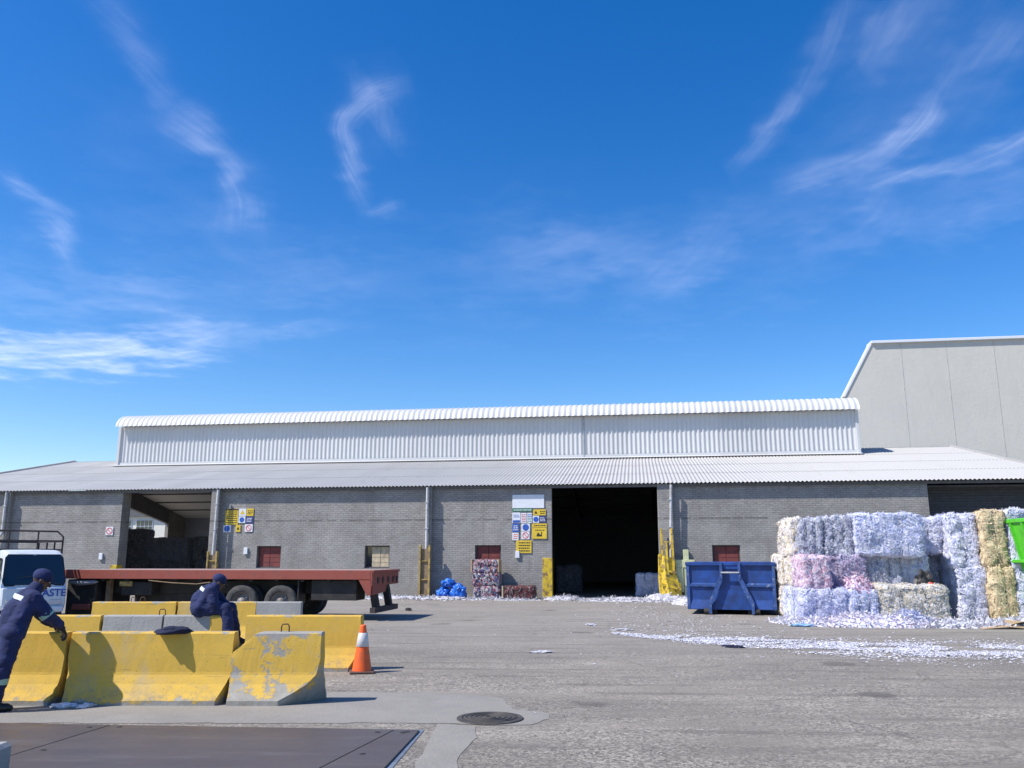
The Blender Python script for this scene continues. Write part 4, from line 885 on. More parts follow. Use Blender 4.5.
# ------------------------------------------------------------------ green skip at the right edge
gs = thing('green_skip', 'bright green steel skip with raked end at the right edge of the yard', 'skip', (12.72, 20.1, -0.06), R(-3))
GL = 4.5
m = MB(); m.add([(0, 0, 2.6), (GL, 0, 2.6), (GL, 0, 0.35), (0.42, 0, 0.35), (0, 0.05, 2.6), (GL, 0.05, 2.6), (GL, 0.05, 0.35), (0.42, 0.05, 0.35)], [(0, 1, 2, 3), (4, 7, 6, 5), (0, 3, 7, 4), (2, 1, 5, 6), (3, 2, 6, 7), (0, 4, 5, 1)]); m.build('side_panel', M['greenbin'], gs)
o = m.build('side_panel', M['greenbin'], gs); o.location = (0, 2.25, 0)
m = MB(); m.add([(0.0, 0.05, 2.55), (0.42, 0.05, 0.35), (0.42, 2.25, 0.35), (0.0, 2.25, 2.55), (0.05, 0.05, 2.55), (0.47, 0.05, 0.35), (0.47, 2.25, 0.35), (0.05, 2.25, 2.55)], [(0, 1, 2, 3), (4, 7, 6, 5), (0, 4, 5, 1), (2, 6, 7, 3), (1, 5, 6, 2), (0, 3, 7, 4)]); m.build('raked_end_panel', M['greenbin'], gs)
MB().box((-0.06, -0.06, 2.56), (GL, 0.08, 2.66), 0.01).build('top_rim', M['greenbin'], gs)
MB().box((-0.06, 2.22, 2.56), (GL, 2.36, 2.66), 0.01).build('top_rim', M['greenbin'], gs)
MB().bar((0.03, -0.035, 2.56), (0.45, -0.035, 0.30), 0.09, 0.07).build('end_post', M['greenbin'], gs)
MB().box((0.14, -0.09, 1.62), (GL, -0.001, 1.70), 0.01).build('waist_rail', M['greenbin'], gs)
for x in (0.22, 0.75, 1.5, 2.3, 3.1, 3.9): MB().bar((x + 0.0, -0.03, 2.56), (x + 0.10 if x < 1 else x, -0.03, 1.70), 0.05, 0.06).build('side_rib', M['greenbin'], gs)
for x in (0.75, 1.5, 2.3, 3.1, 3.9): MB().bar((x, -0.03, 1.62), (x, -0.03, 0.36), 0.05, 0.06).build('side_rib', M['greenbin'], gs)
for y in (0.35, 0.9, 1.45, 2.0): MB().bar((-0.03, y, 2.55), (0.39, y, 0.37), 0.06, 0.07).build('end_rib', M['greenbin'], gs)
MB().box((-0.02, 0.0, 1.56), (0.12, 2.42, 1.64), 0.01).build('end_rail', M['greenbin'], gs)
MB().box((-0.05, 0.08, 2.56), (0.06, 2.22, 2.66), 0.01).build('end_rim', M['greenbin'], gs)
MB().box((0.45, 0.05, 0.28), (GL, 2.25, 0.36)).build('floor_panel', M['greenbin'], gs)
for y in (0.5, 1.7): MB().box((0.8, y, 0.0), (GL, y + 0.15, 0.28)).build('skid', M['dsteel'], gs)

# ------------------------------------------------------------------ paper bales
def bale(w, d, h, mat, label, loc, rz=-YAW, group='bales of shredded paper', seed=0, strips=900, puff=0.06, slen=0.12, name='paper_bale', part='paper_block', cat='paper bale', wires=3, ssz=1.0):
    t = thing(name, label, cat, loc, rz, group); rs = random.Random(seed * 7 + 3)
    bm = bmesh.new(); bmesh.ops.create_cube(bm, size=2); bmesh.ops.subdivide_edges(bm, edges=bm.edges[:], cuts=13, use_grid_fill=True)
    def surf(p):
        r = 0.09; q = Vector((p.x * w / 2, p.y * d / 2, p.z * h / 2))
        c = Vector((max(-w / 2 + r, min(w / 2 - r, q.x)), max(-d / 2 + r, min(d / 2 - r, q.y)), max(-h / 2 + r, min(h / 2 - r, q.z))))
        nn = (q - c); nl = nn.length
        if nl > 1e-6 and nl > r * 0.99: q = c + nn * (r / nl)
        nrm = nn.normalized() if nl > 1e-6 else Vector((0, 0, 1))
        gx = abs(math.sin(math.pi * wires * (q.x / w + 0.5 + 0.05 * math.sin(q.z * 5 + seed))))
        dsp = puff * (gx ** 0.5 - 0.6) * (1 if abs(p.x) < 0.97 else 0.2)
        dsp += puff * 1.0 * noise.noise(q * 2.6 + Vector((seed, seed * 2, 0))) + puff * 0.7 * noise.noise(q * 8 + Vector((seed, 0, seed)))
        return q + nrm * dsp, nrm
    for v in bm.verts: v.co, _ = surf(v.co.copy())
    m = MB(); bm.verts.index_update(); m.add([v.co[:] for v in bm.verts], [[v.index for v in f.verts] for f in bm.faces], None, False); bm.free()
    for i in range(strips):
        f = rs.random(); a, c = rs.uniform(-1, 1), rs.uniform(-1, 1)
        p = Vector((a, -1, c)) if f < 0.5 else Vector((-1, a, c)) if f < 0.72 else Vector((a, c, 1)) if f < 0.92 else Vector((1, a, c))
        q, nr = surf(p)
        if nr.z < -0.8: continue
        dirn = Vector((rs.gauss(0, 1), rs.gauss(0, 1), rs.gauss(0, 1))); dirn = (dirn - nr * dirn.dot(nr) * 0.88).normalized()
        L_ = slen * rs.choice((0.3, 0.5, 0.8, 1.0, 1.7)); wd = rs.choice((0.008, 0.011, 0.014, 0.03)) * ssz; sd = dirn.cross(nr).normalized() * wd / 2
        bend = nr * rs.uniform(-0.01, 0.02)
        p0 = q - dirn * L_ / 2 + nr * 0.004; p2 = q + dirn * L_ / 2 + nr * 0.01; p1 = q + bend + nr * 0.012
        m.add([p0 - sd, p0 + sd, p1 + sd, p1 - sd, p2 + sd, p2 - sd], [(0, 1, 2, 3), (3, 2, 4, 5)])
    m.build(part, mat, t, (0, 0, h / 2), raw=True)
    for k in range(1, wires):
        x = -w / 2 + w * k / wires
        q = [surf(Vector((x / w * 2, y, z)))[0] + Vector((0, 0, h / 2)) for y, z in ((-1, -0.98), (-1.0, -0.4), (-1, 0.4), (-0.98, 0.97), (-0.3, 1), (0.5, 1), (0.98, 0.97), (1, 0), (0.98, -0.97))]
        MB().sweep(q, 0.007, 5, closed=True).build('binding_wire', M['wire'], t)
    return t
SY = YAW
def BP(x, y, z=0): return (x, y, z)
# rows of the left stack; the x axis of each bale runs along the warehouse direction
def P2(u, d, z=0):
    "u along the stack front, d into the yard away from the camera, from the stack's front left corner"
    o = Vector((7.28, 21.95, 0)); return o + UX * u + NX * d + Vector((0, 0, z))
bales = [
 # u, d (centre), z, w, d, h, mat, label
 (0.53, 0.60, 0.0, 1.16, 1.1, 0.86, 'sh_vio', 'violet blue paper bale at ground level, front left corner of the stack'),
 (1.48, 0.75, 0.0, 0.74, 1.1, 0.80, 'sh_blue', 'pale blue paper bale at ground level under the pink shred heap'),
 (2.67, 0.62, 0.0, 1.64, 1.2, 0.92, 'sh_beige', 'wide beige and grey paper bale on the ground at the front, beside the shadowed gap'),
 (0.37, 0.85, 0.84, 0.72, 1.1, 0.82, 'sh_pink', 'bright pink and white paper bale jutting out of the middle row'),
 (1.32, 1.62, 0.84, 1.12, 1.1, 0.84, 'sh_mauve_shaded', 'shade-darkened mauve paper bale set back in the middle row right of the pink one'),
 (2.35, 1.92, 0.84, 0.90, 1.1, 0.85, 'sh_grey', 'grey blue paper bale in the middle row right of the mauve bale'),
 (3.16, 1.92, 0.84, 0.76, 1.1, 0.85, 'sh_lav', 'grey white paper bale in the middle row beside the shadowed gap'),
 (0.58, 1.88, 1.66, 0.68, 1.3, 1.04, 'sh_grey', 'dark grey blue paper bale in the top row right of the narrow cream one'),
 (1.28, 1.86, 1.66, 0.74, 1.3, 1.04, 'sh_grey', 'grey paper bale in the top row left of the pale blue bale'),
 (2.50, 1.80, 1.66, 1.70, 1.3, 1.10, 'sh_blue', 'pale blue and white paper bale in the top row'),
 (0.46, 3.55, 0.0, 0.95, 1.3, 0.88, 'sh_cream', 'cream paper bale at ground level at the back left of the stack'),
 (0.44, 3.50, 0.86, 0.95, 1.3, 0.86, 'sh_cream', 'cream paper bale in the middle row at the back left of the stack'),
 (0.55, 3.50, 1.70, 0.9, 1.3, 0.98, 'sh_cream', 'cream and white paper bale in the top row at the back left'),
 (0.42, 2.15, 0.0, 0.9, 1.3, 0.86, 'sh_blue', 'pale blue paper bale on the ground behind the violet corner bale'),
 (0.36, 2.10, 0.86, 0.66, 1.3, 0.84, 'sh_cream', 'cream paper bale in the middle row behind the bright pink one'),
 (0.13, 1.92, 1.67, 0.30, 1.3, 1.01, 'sh_cream', 'narrow cream paper bale in the top row, left of the dark grey one'),
]
sd_ = 20
for (u, d, z, w_, dd, h_, mt, lb) in bales:
    sd_ += 1; jit = random.Random(sd_); bale(w_, dd, h_ * jit.uniform(0.97, 1.03), M[mt], lb, P2(u + jit.uniform(-.03, .03), d + jit.uniform(-.10, .10), z), -YAW + R(jit.uniform(-3.5, 3.5)), seed=sd_, strips=int(700 * w_ * h_ * dd) + 500)
# hidden inner support rows so that upper bales rest on something
for (u, d, z, w_, dd, h_, mt, lb) in [
 (1.15, 2.2, 0.0, 1.2, 1.2, 0.86, 'sh_lav', 'lavender paper bale on the ground behind the pale blue one'),
 (2.50, 2.2, 0.0, 1.5, 1.2, 0.86, 'sh_lav', 'lavender paper bale on the ground behind the beige one'),
 (1.2, 3.5, 0.0, 1.3, 1.2, 0.86, 'sh_lav', 'lavender paper bale at ground level in the rear row'),
 (2.6, 3.5, 0.0, 1.4, 1.2, 0.86, 'sh_lav', 'lavender paper bale at ground level in the rear row right part')][:2]:
    sd_ += 1; bale(w_, dd, h_, M[mt], lb, P2(u, d, z), seed=sd_, strips=300)
# right stack: columns standing on end
cols = [
 (3.80, 3.20, 0.0, 0.80, 1.2, 0.9, 'sh_vio', 'violet paper bale on the ground in the shadowed gap'),
 (3.80, 3.25, 0.9, 0.80, 1.2, 0.85, 'sh_grey', 'grey paper bale in the shadowed gap above the violet one'),
 (3.80, 2.78, 1.72, 0.78, 1.3, 0.98, 'sh_lav', 'lavender paper bale overhanging the shadowed gap'),
 (4.56, 2.15, 0.0, 0.72, 1.3, 1.36, 'sh_lav', 'lavender paper bale on the ground right of the shadowed gap'),
 (4.53, 2.15, 1.34, 0.74, 1.3, 1.42, 'sh_lav', 'tall lavender paper bale in the top row right of the shadowed gap'),
 (5.18, 1.65, 0.0, 0.60, 1.1, 1.40, 'sh_tan', 'tan paper bale standing on end on the ground between white bales'),
 (5.14, 1.68, 1.38, 0.56, 1.1, 1.44, 'sh_tan', 'tan paper bale standing on end in the top row'),
 (5.92, 1.75, 0.0, 0.92, 1.3, 1.36, 'sh_lav', 'white lavender paper bale on the ground right of the tan column'),
 (5.88, 1.75, 1.34, 0.92, 1.3, 1.50, 'sh_lav', 'white lavender paper bale in the top row right of the tan column'),
]
for (u, d, z, w_, dd, h_, mt, lb) in cols:
    sd_ += 1; jit = random.Random(sd_); bale(w_, dd, h_, M[mt], lb, P2(u + jit.uniform(-.02, .02), d + jit.uniform(-.08, .08), z), -YAW + R(jit.uniform(-3, 3)), seed=sd_, strips=int(620 * w_ * h_ * dd) + 500, puff=0.07, slen=0.14 if mt == 'sh_tan' else 0.12, wires=2)

# can bales against the wall
for k, lb in enumerate(('lowest crushed can bale of the stack by the wall', 'middle crushed can bale of the stack by the wall', 'topmost crushed can bale of the stack, with tan ends')):
    c_ = W(-0.92 + (0.03, 0.0, -0.03)[k], -0.62, 0.51 * k)
    t = bale(1.08, 0.85, 0.52, M['cans'], lb, c_, seed=60 + k, strips=700, puff=0.025, slen=0.07, name='can_bale', part='can_block', cat='can bale', group='bales of crushed cans', ssz=1.6)
    if k == 2:
        for s in (-1, 1): MB().box((s * 0.55 - 0.03, -0.43, 0.03), (s * 0.55 + 0.03, 0.2, 0.54), 0.01).build('cardboard_end', M['tan'], t)
t = bale(1.25, 0.8, 0.52, M['cansdk'], 'single dark crushed can bale on the ground beside the can bale stack', W(0.42, -0.62, 0.0), seed=66, strips=800, puff=0.03, slen=0.07, name='can_bale', part='can_block', cat='can bale', group='bales of crushed cans', ssz=1.6)
MB().box((-0.68, -0.43, 0.02), (-0.62, 0.3, 0.52), 0.01).build('cardboard_end', M['board'], t)

# bales inside the shed, seen through the openings
ins = [(-22.4, 9.0, 0.0, 3.0, 2.0, 1.6, 'navydark'), ]
for (u, d, z, w_, dd, h_, mt, lb) in [
 (-24.2, 12, 0.0, 2.4, 1.6, 1.7, 'sh_grey', 'large grey bale on the shed floor inside the left open bay, leftmost'),
 (-24.5, 12, 1.68, 1.8, 1.6, 1.6, 'sh_grey', 'grey bale on top of the leftmost pile inside the left open bay'),
 (-21.7, 12.2, 0.0, 2.5, 1.6, 1.5, 'sh_grey', 'grey bale on the shed floor in the middle of the left open bay'),
 (-21.9, 12.2, 1.48, 2.3, 1.6, 1.3, 'sh_blue', 'bluish bale on top of the middle pile inside the left open bay'),
 (-19.1, 12.4, 0.0, 2.5, 1.6, 1.5, 'sh_grey', 'grey bale on the shed floor at the right inside the left open bay'),
 (-19.4, 12.4, 1.48, 2.2, 1.6, 1.35, 'sh_grey', 'grey bale on top of the right pile inside the left open bay'),
 (5.62, 2.9, 0.0, 1.15, 1.0, 0.96, 'sh_lav', 'white bale just inside the dark doorway at its right side'),
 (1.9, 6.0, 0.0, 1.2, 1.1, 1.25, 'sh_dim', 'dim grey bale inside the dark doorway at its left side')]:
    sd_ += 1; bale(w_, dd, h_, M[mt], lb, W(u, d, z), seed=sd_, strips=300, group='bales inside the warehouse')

# ------------------------------------------------------------------ loose heaps and litter
def heap(cx, cy, rx, ry, h, mat, seed, name='shred_heap', rz=-YAW, strips=900, sl=0.12, raw=False):
    m = MB(); n = 26; vs = []
    for i in range(n + 1):
        for j in range(n + 1):
            a = -1 + 2 * i / n; c = -1 + 2 * j / n
            # square to disc
            x = a * math.sqrt(1 - c * c / 2); y = c * math.sqrt(1 - a * a / 2); r = math.hypot(x, y)
            e = 1 + 0.18 * noise.noise(Vector((x * 2, y * 2, seed)))
            z = h * max(0, (1 - r ** 2)) ** 0.8 * (0.75 + 0.6 * noise.noise(Vector((x * 3, y * 3, seed + 5)))) + 0.03 * noise.noise(Vector((x * 14, y * 14, seed)))
            vs.append((x * rx * e, y * ry * e, max(z, 0.0) + (0.002 if r < 0.98 else -0.01)))
    m.add(vs, [(i * (n + 1) + j, (i + 1) * (n + 1) + j, (i + 1) * (n + 1) + j + 1, i * (n + 1) + j + 1) for i in range(n) for j in range(n)])
    rs = random.Random(seed)
    for k in range(strips):
        i, j = rs.randrange(n + 1), rs.randrange(n + 1); q = Vector(vs[i * (n + 1) + j]) + Vector((rs.uniform(-.05, .05) * rx, rs.uniform(-.05, .05) * ry, 0.01))
        d_ = Vector((rs.gauss(0, 1), rs.gauss(0, 1), abs(rs.gauss(0, 0.5)))).normalized() * sl * rs.uniform(0.3, 1); sdv = d_.cross(Vector((rs.random(), rs.random(), rs.random()))).normalized() * rs.uniform(0.01, 0.02)
        m.add([q - sdv, q + sdv, q + d_ + sdv, q + d_ - sdv], [(0, 1, 2, 3)])
    return m.build(name, mat, None, (cx, cy, 0), rz, raw=True)
def hp(*a, label=None, **k):
    o = heap(*a, **k); return tag(o, kind='stuff')
q = P2(1.5, -0.2); hp(q.x, q.y, 1.9, 0.75, 0.32, M['sh_base'], 3, name='loose_paper_shreds', strips=2600)
q = P2(3.6, -0.35); hp(q.x, q.y, 1.3, 0.5, 0.16, M['sh_litter'], 4, name='loose_paper_shreds', strips=1500)
q = P2(5.6, 0.3); hp(q.x, q.y, 1.9, 0.9, 0.18, M['sh_litter'], 5, name='loose_paper_shreds', strips=1800)
q = P2(0.1, 0.5); hp(q.x, q.y, 0.8, 1.2, 0.14, M['sh_litter'], 6, name='loose_paper_shreds', strips=900)
# the heap lying on the bales
o = heap(0, 0, 0.46, 0.5, 0.48, M['sh_pink'], 8, name='shred_heap', strips=900); o.location = P2(1.45, 0.65, 0.76)
tag(o, 'pink and white loose shred heap lying on top of the pale blue ground bale', 'shred heap')
o = heap(0, 0, 0.42, 0.35, 0.42, M['sh_blue'], 9, name='shred_heap', strips=700); o.location = P2(2.45, -0.22, 0.02)
tag(o, 'blue shred clump leaning on the front of the wide beige bale', 'shred heap')

def litter(name, n, fn, mat, smin=0.02, smax=0.09, lift=0.05, seed=1):
    rs = random.Random(seed); m = MB(); k = 0
    while k < n:
        r = fn(rs)
        if r is None: continue
        k += 1; x, y, z = r
        a = rs.uniform(0, 6.28); L_ = rs.uniform(smin, smax); wd = L_ * rs.uniform(0.25, 0.8); c, s = math.cos(a) * L_ / 2, math.sin(a) * L_ / 2; cx, sx = -math.sin(a) * wd / 2, math.cos(a) * wd / 2
        zs = [z + 0.006 + rs.random() * rs.random() * lift for _ in range(4)]
        m.add([(x - c - cx, y - s - sx, zs[0]), (x + c - cx, y + s - sx, zs[1]), (x + c + cx, y + s + sx, zs[2]), (x - c + cx, y - s + sx, zs[3])], [(0, 1, 2), (0, 2, 3)])
    o = m.build(name, mat, raw=True); return tag(o, kind='stuff')
def band(rs):
    "the swept band of shredded paper from beside the bin to the right edge"
    x = rs.uniform(2.2, 12.5)
    yc = 14.9 + 4.4 * math.exp(-(x - 2.2) / 3.2) + 0.15 * math.sin(x * 1.7); wd = min(1.25, 0.25 + 0.30 * (x - 2.2))
    y = yc + 0.2 + rs.gauss(0, 0.62) * wd
    dens = 0.60 + 1.7 * noise.noise(Vector((x * 0.9, y * 1.8, 3))) + 0.6 * noise.noise(Vector((x * 3, y * 5, 3)))
    if rs.random() > dens * min(1, 0.2 + (x - 2.2) / 3.0): return None
    return x, y, 0
litter('swept_paper_band', 36000, band, M['sh_litter'], 0.012, 0.055, 0.018, 5)
def nearwall(rs):
    u = rs.uniform(-7, 9.0); d = -abs(rs.gauss(0, 1.1)) - 0.05
    if u < -4.5 and rs.random() < 0.4: return None
    dens = 0.35 + 1.2 * noise.noise(Vector((u * 0.6, d * 1.0, 9))) + (0.5 if u > 1 else 0.1)
    if rs.random() > dens: return None
    p = W(u, d); return p.x, p.y, 0
litter('wall_side_paper_litter', 4200, nearwall, M['litter'], 0.03, 0.11, 0.06, 6)
def aroundbin(rs):
    u = rs.uniform(2.0, 9.5); d = rs.uniform(-17, -1.5)
    dens = 0.40 * math.exp(-((u - 6.2) / 1.7) ** 2) * (1.0 + noise.noise(Vector((u * 1.2, d * 1.2, 2)))) + 0.01
    if rs.random() > dens: return None
    p = W(u, d)
    if 5.0 < p.x < 8.2 and 25.4 < p.y < 30.5: return None
    return p.x, p.y, 0
litter('scattered_paper_litter', 1700, aroundbin, M['litter'], 0.015, 0.06, 0.02, 7)
def allover(rs):
    x = rs.uniform(-9, 14); y = rs.uniform(9.5, 34)
    if rs.random() > 0.25 + 0.9 * noise.noise(Vector((x * 0.4, y * 0.4, 7))): return None
    return x, y, 0
litter('stray_paper_flecks', 260, allover, M['litter'], 0.02, 0.07, 0.02, 8)
for (u, d, rx, ry, h) in ((2.2, -0.9, 0.8, 0.5, 0.16), (4.7, -0.9, 1.5, 0.6, 0.11), (0.3, -1.6, 1.0, 0.3, 0.05), (7.2, -3.2, 0.9, 1.6, 0.28), (6.2, -1.0, 0.9, 0.7, 0.26), (-2.6, -1.1, 1.2, 0.4, 0.12), (-4.8, -0.8, 1.3, 0.4, 0.14), (-1.0, -1.5, 0.9, 0.25, 0.08), (4.6, -1.9, 1.6, 0.3, 0.07)):
    p = W(u, d); hp(p.x, p.y, rx, ry, h, M['litter'], int(u * 10) + 50, name='drifted_paper', strips=220, sl=0.16)

def crumple(name, rad, amp, mat, loc, seed, sc=(1, 1, 1), fq=2.5, sub=3, floor=True, parent=None):
    bm = bmesh.new(); bmesh.ops.create_icosphere(bm, subdivisions=sub, radius=1)
    for v in bm.verts:
        p = v.co.copy(); n1 = noise.noise(p * fq + Vector((seed, 0, 0))) - (0.5 * abs(noise.noise(p * fq * 5 + Vector((seed, 3, 0)))) if sub > 4 else 0); n2 = abs(noise.noise(p * fq * 2.6 + Vector((0, seed, 0))))
        v.co = p * (1 + amp * n1 - amp * 0.9 * n2); v.co = Vector((v.co.x * sc[0], v.co.y * sc[1], v.co.z * sc[2])) * rad
        if floor and v.co.z < -rad * sc[2] * 0.55: v.co.z = -rad * sc[2] * 0.55
    me = D.meshes.new(name); bm.to_mesh(me); bm.free(); me.materials.append(mat); me.polygons.foreach_set('use_smooth', [sub > 3] * len(me.polygons))
    o = D.objects.new(name, me); COL.objects.link(o); o.location = Vector(loc) + Vector((0, 0, rad * sc[2] * 0.55 if floor else 0)); o.rotation_euler = (0, 0, seed * 1.3)
    if parent: o.parent = parent
    return o
for (u, d, z, r, sc, s, lb) in ((-2.65, -0.8, 0.0, 0.36, (1.1, 0.9, 0.85), 3, 'blue plastic bag on the ground by the wall, left lower one of the pile'),
    (-2.08, -0.85, 0.0, 0.37, (0.95, 0.9, 1.1), 5, 'blue plastic bag on the ground by the wall, right lower one of the pile'),
    (-2.5, -0.8, 0.48, 0.27, (1.3, 1.0, 0.8), 8, 'blue plastic bag lying on top of the pile by the wall')):
    tag(crumple('plastic_bag', r, 0.32, M['bluebag'], W(u, d, z), s, sc, 2.0, 5), lb, 'plastic bag', 'blue plastic bags by the wall')
for i, (x, y, r, lb) in enumerate(((-4.95, 9.95, 0.10, 'crumpled white plastic scrap at the foot of the front barriers, left one'), (-4.72, 9.97, 0.08, 'crumpled white plastic scrap at the foot of the front barriers, right one'))):
    tag(crumple('plastic_scrap', r, 0.6, M['whitebag'], (x, y - 0.04, 0.0), 12 + i, (1.6, 0.9, 0.35), 3), lb, 'plastic scrap', 'white scraps at the barrier foot')
for i, (x, y, r, lb) in enumerate(((0.50, 15.5, 0.15, 'white paper scrap alone on the asphalt, nearest the camera'), (1.93, 21.7, 0.16, 'white paper scrap on the asphalt in front of the dark doorway'), (2.52, 20.2, 0.17, 'larger white paper scrap on the asphalt between the doorway and the paper band'))):
    tag(crumple('paper_scrap', r, 0.7, M['litter'], (x, y, 0.0), 22 + i, (1.5, 0.9, 0.14), 3), lb, 'paper scrap', 'paper scraps on the asphalt')
tag(crumple('dark_cloth', 0.16, 0.5, M['navydark'], (4.10, 16.35, 0.0), 31, (1.4, 0.7, 0.2), 3), 'small dark cloth lying at the near edge of the paper band', 'cloth')
tag(crumple('dark_lump', 0.12, 0.5, M['dsteel'], (-3.25, 27.6, 0.0), 33, (1.5, 0.8, 0.5), 3), 'small dark lump of debris in the sun beyond the trailer shadow', 'debris')
o = crumple('dark_jacket', 0.14, 0.3, M['navydark'], (-3.90, 10.20, 0.76), 41.5, (1.5, 0.85, 0.42), 1.6, 4); tag(o, 'dark navy cloth bundle lying on top of the long front barrier', 'jacket')
# flattened cardboard near the bales
for i, (u, d, w_, dd, rz, z, lb) in enumerate(((4.35, -0.75, 1.1, 0.35, 0.1, 0.01, 'flattened tan cardboard sheet on the ground in front of the shadowed gap'), (4.75, -0.35, 0.6, 0.4, 0.5, 0.10, 'folded tan cardboard piece lying on loose shreds by the tan bales'))):
    p = P2(u, d, z); m = MB(); m.add([(-w_ / 2, -dd / 2, 0), (0.05, -dd / 2, 0.05), (w_ / 2, -dd / 2, 0.01), (w_ / 2, dd / 2, 0.03), (0, dd / 2, 0.07), (-w_ / 2, dd / 2, 0.01)], [(0, 1, 4, 5), (1, 2, 3, 4)])
    o = m.build('cardboard_sheet', M['tan'], None, p, rz - YAW, raw=True); sm = o.modifiers.new('thick', 'SOLIDIFY'); sm.thickness = 0.008
    tag(o, lb, 'cardboard', 'cardboard by the bales')
o = crumple('plastic_bag', 0.28, 0.4, M['shoe'], P2(3.22, 0.92, 0.88), 51, (0.9, 0.8, 1.0), 2.4); tag(o, 'black plastic bag on the beige bale in the shadowed gap', 'plastic bag')
o = crumple('red_container', 0.11, 0.2, M['signred'], P2(3.18, 0.35, 0.88), 52, (0.9, 0.7, 0.9), 2); tag(o, 'small red crumpled container on the edge of the beige bale', 'container')
p = P2(-0.15, -0.2); tag(crumple('plastic_bag', 0.16, 0.5, simple('pale_blue_plastic', (0.25, 0.42, 0.66), 0.4), (p.x - 0.1, p.y - 0.5, 0), 53, (1.8, 0.9, 0.3), 3), 'flat pale blue plastic bag on the ground left of the bale stack', 'plastic bag')
# pale board behind the blue bin
t = thing('pale_board_post', 'pale yellow green boards in a cross shape standing behind the blue bin by the wall', 'board', W(7.05, -0.35), -YAW)
MB().box((-0.10, 0.0, 0.0), (0.12, 0.06, 1.95), 0.01).build('upright_board', M['paleyel'], t)
MB().box((-0.42, -0.03, 1.25), (0.34, -0.003, 1.55), 0.01).build('cross_board', M['paleyel'], t)
MB().box((-0.40, -0.035, 0.3), (-0.12, -0.004, 1.248), 0.01).build('side_board', M['paleyel'], t)

# ------------------------------------------------------------------ signs on the wall
def sign(u0, u1, z0, z1, mat, label, items=(), bd=-0.035, group=None, name='safety_sign', uoff=0):
    t = thing(name, label, 'sign', W((u0 + u1) / 2, bd, (z0 + z1) / 2), -YAW, group)
    w_, h_ = u1 - u0, z1 - z0
    MB().box((-w_ / 2, 0, -h_ / 2), (w_ / 2, 0.03, h_ / 2), 0.004).build('panel', mat, t)
    for it in items:
        kind, mt = it[0], it[1]; m = MB()
        if kind == 'bars':      # lines of small unreadable print
            _, _, x0, x1, za, zb, nl = it; rs = random.Random(int(abs(u0 * 100)) + nl)
            for k in range(nl):
                z = zb + (za - zb) * (k + 0.5) / nl; hh = abs(za - zb) / nl * 0.22; x = x0 + rs.random() * 0.08 * w_
                while x < x1 - 0.03:
                    l_ = rs.uniform(0.03, 0.09); m.box((x, -0.004, z - hh), (min(x + l_, x1), -0.001, z + hh)); x += l_ + 0.02
            m.build('print_lines', mt, t)
        elif kind == 'disc':
            _, _, x, z, r = it; m.lathe([(0.0, -0.005), (r, -0.005), (r, -0.001)], 24, 'Y', (x, 0, z), False); m.build('disc_symbol', mt, t)
        elif kind == 'ban':
            _, _, x, z, r = it; m.lathe([(r * 0.76, -0.001), (r * 0.76, -0.006), (r, -0.006), (r, -0.001)], 24, 'Y', (x, 0, z), False)
            m.bar((x - r * 0.55, -0.0075, z + r * 0.55), (x + r * 0.55, -0.0075, z - r * 0.55), r * 0.22, 0.003) if False else m.add([(x - r * 0.62, -0.007, z + r * 0.48), (x - r * 0.48, -0.007, z + r * 0.62), (x + r * 0.62, -0.007, z - r * 0.48), (x + r * 0.48, -0.007, z - r * 0.62)], [(0, 1, 2, 3)])
            m.build('ban_symbol', mt, t)
        elif kind == 'tri':
            _, _, x, z, r = it; m.prism([(x - r, z - r * 0.7), (x + r, z - r * 0.7), (x, z + r)], -0.005, -0.001); m.build('triangle_symbol', mt, t)
        elif kind == 'rect':
            _, _, x0, x1, za, zb = it; m.box((x0, -0.0035, za), (x1, -0.0005, zb)); m.build('colour_block', mt, t)
        elif kind == 'poly':
            m.prism(it[2], -0.006, -0.001); m.build('machine_symbol', mt, t)
    return t
SW, SG, SYL, SB, SR, SK, SN = (M[k] for k in ('signwhite', 'signgreen', 'signyel', 'signblue', 'signred', 'signblack', 'signnavy'))
grp = 'safety signs on the warehouse wall'
sign(0.02, 1.36, 3.66, 4.22, SW, 'large blank white board high on the wall left of the dark doorway', (), name='notice_board')
sign(0.02, 0.86, 3.53, 3.64, SG, 'narrow green strip sign below the large white board', [('bars', SW, -0.38, 0.38, -0.04, 0.04, 1)], group=grp)
sign(0.90, 1.42, 3.36, 3.60, SYL, 'yellow sign with warning triangle right of the green strip', [('tri', SK, -0.15, 0, 0.07), ('bars', SK, 0.0, 0.23, -0.08, 0.08, 2)], group=grp)
sign(0.02, 0.36, 3.05, 3.48, SW, 'white sign with blue lower block, below the left end of the green strip', [('rect', SB, -0.15, 0.15, -0.20, -0.10), ('bars', SB, -0.13, 0.13, 0.0, 0.15, 2)], group=grp)
sign(0.38, 0.62, 3.05, 3.46, SW, 'white sign with rows of red marks', [('bars', SR, -0.10, 0.10, -0.17, 0.17, 5)], group=grp)
sign(0.65, 0.84, 3.05, 3.46, SW, 'narrow white sign with teal and blue marks', [('bars', SG, -0.08, 0.08, -0.17, 0.02, 3), ('bars', SB, -0.08, 0.08, 0.02, 0.17, 2)], group=grp)
sign(0.88, 1.14, 3.05, 3.34, SW, 'white sign with blue disc beside the navy panel', [('disc', SB, 0, 0, 0.11)], group=grp)
sign(1.15, 1.42, 3.06, 3.33, SN, 'small navy panel with pale print below the triangle sign', [('bars', SW, -0.11, 0.11, -0.09, 0.09, 3)], group=grp)
sign(0.02, 0.30, 2.68, 3.02, SB, 'blue sign with white print at the left of the cluster', [('bars', SW, -0.11, 0.11, -0.12, 0.12, 3)], group=grp)
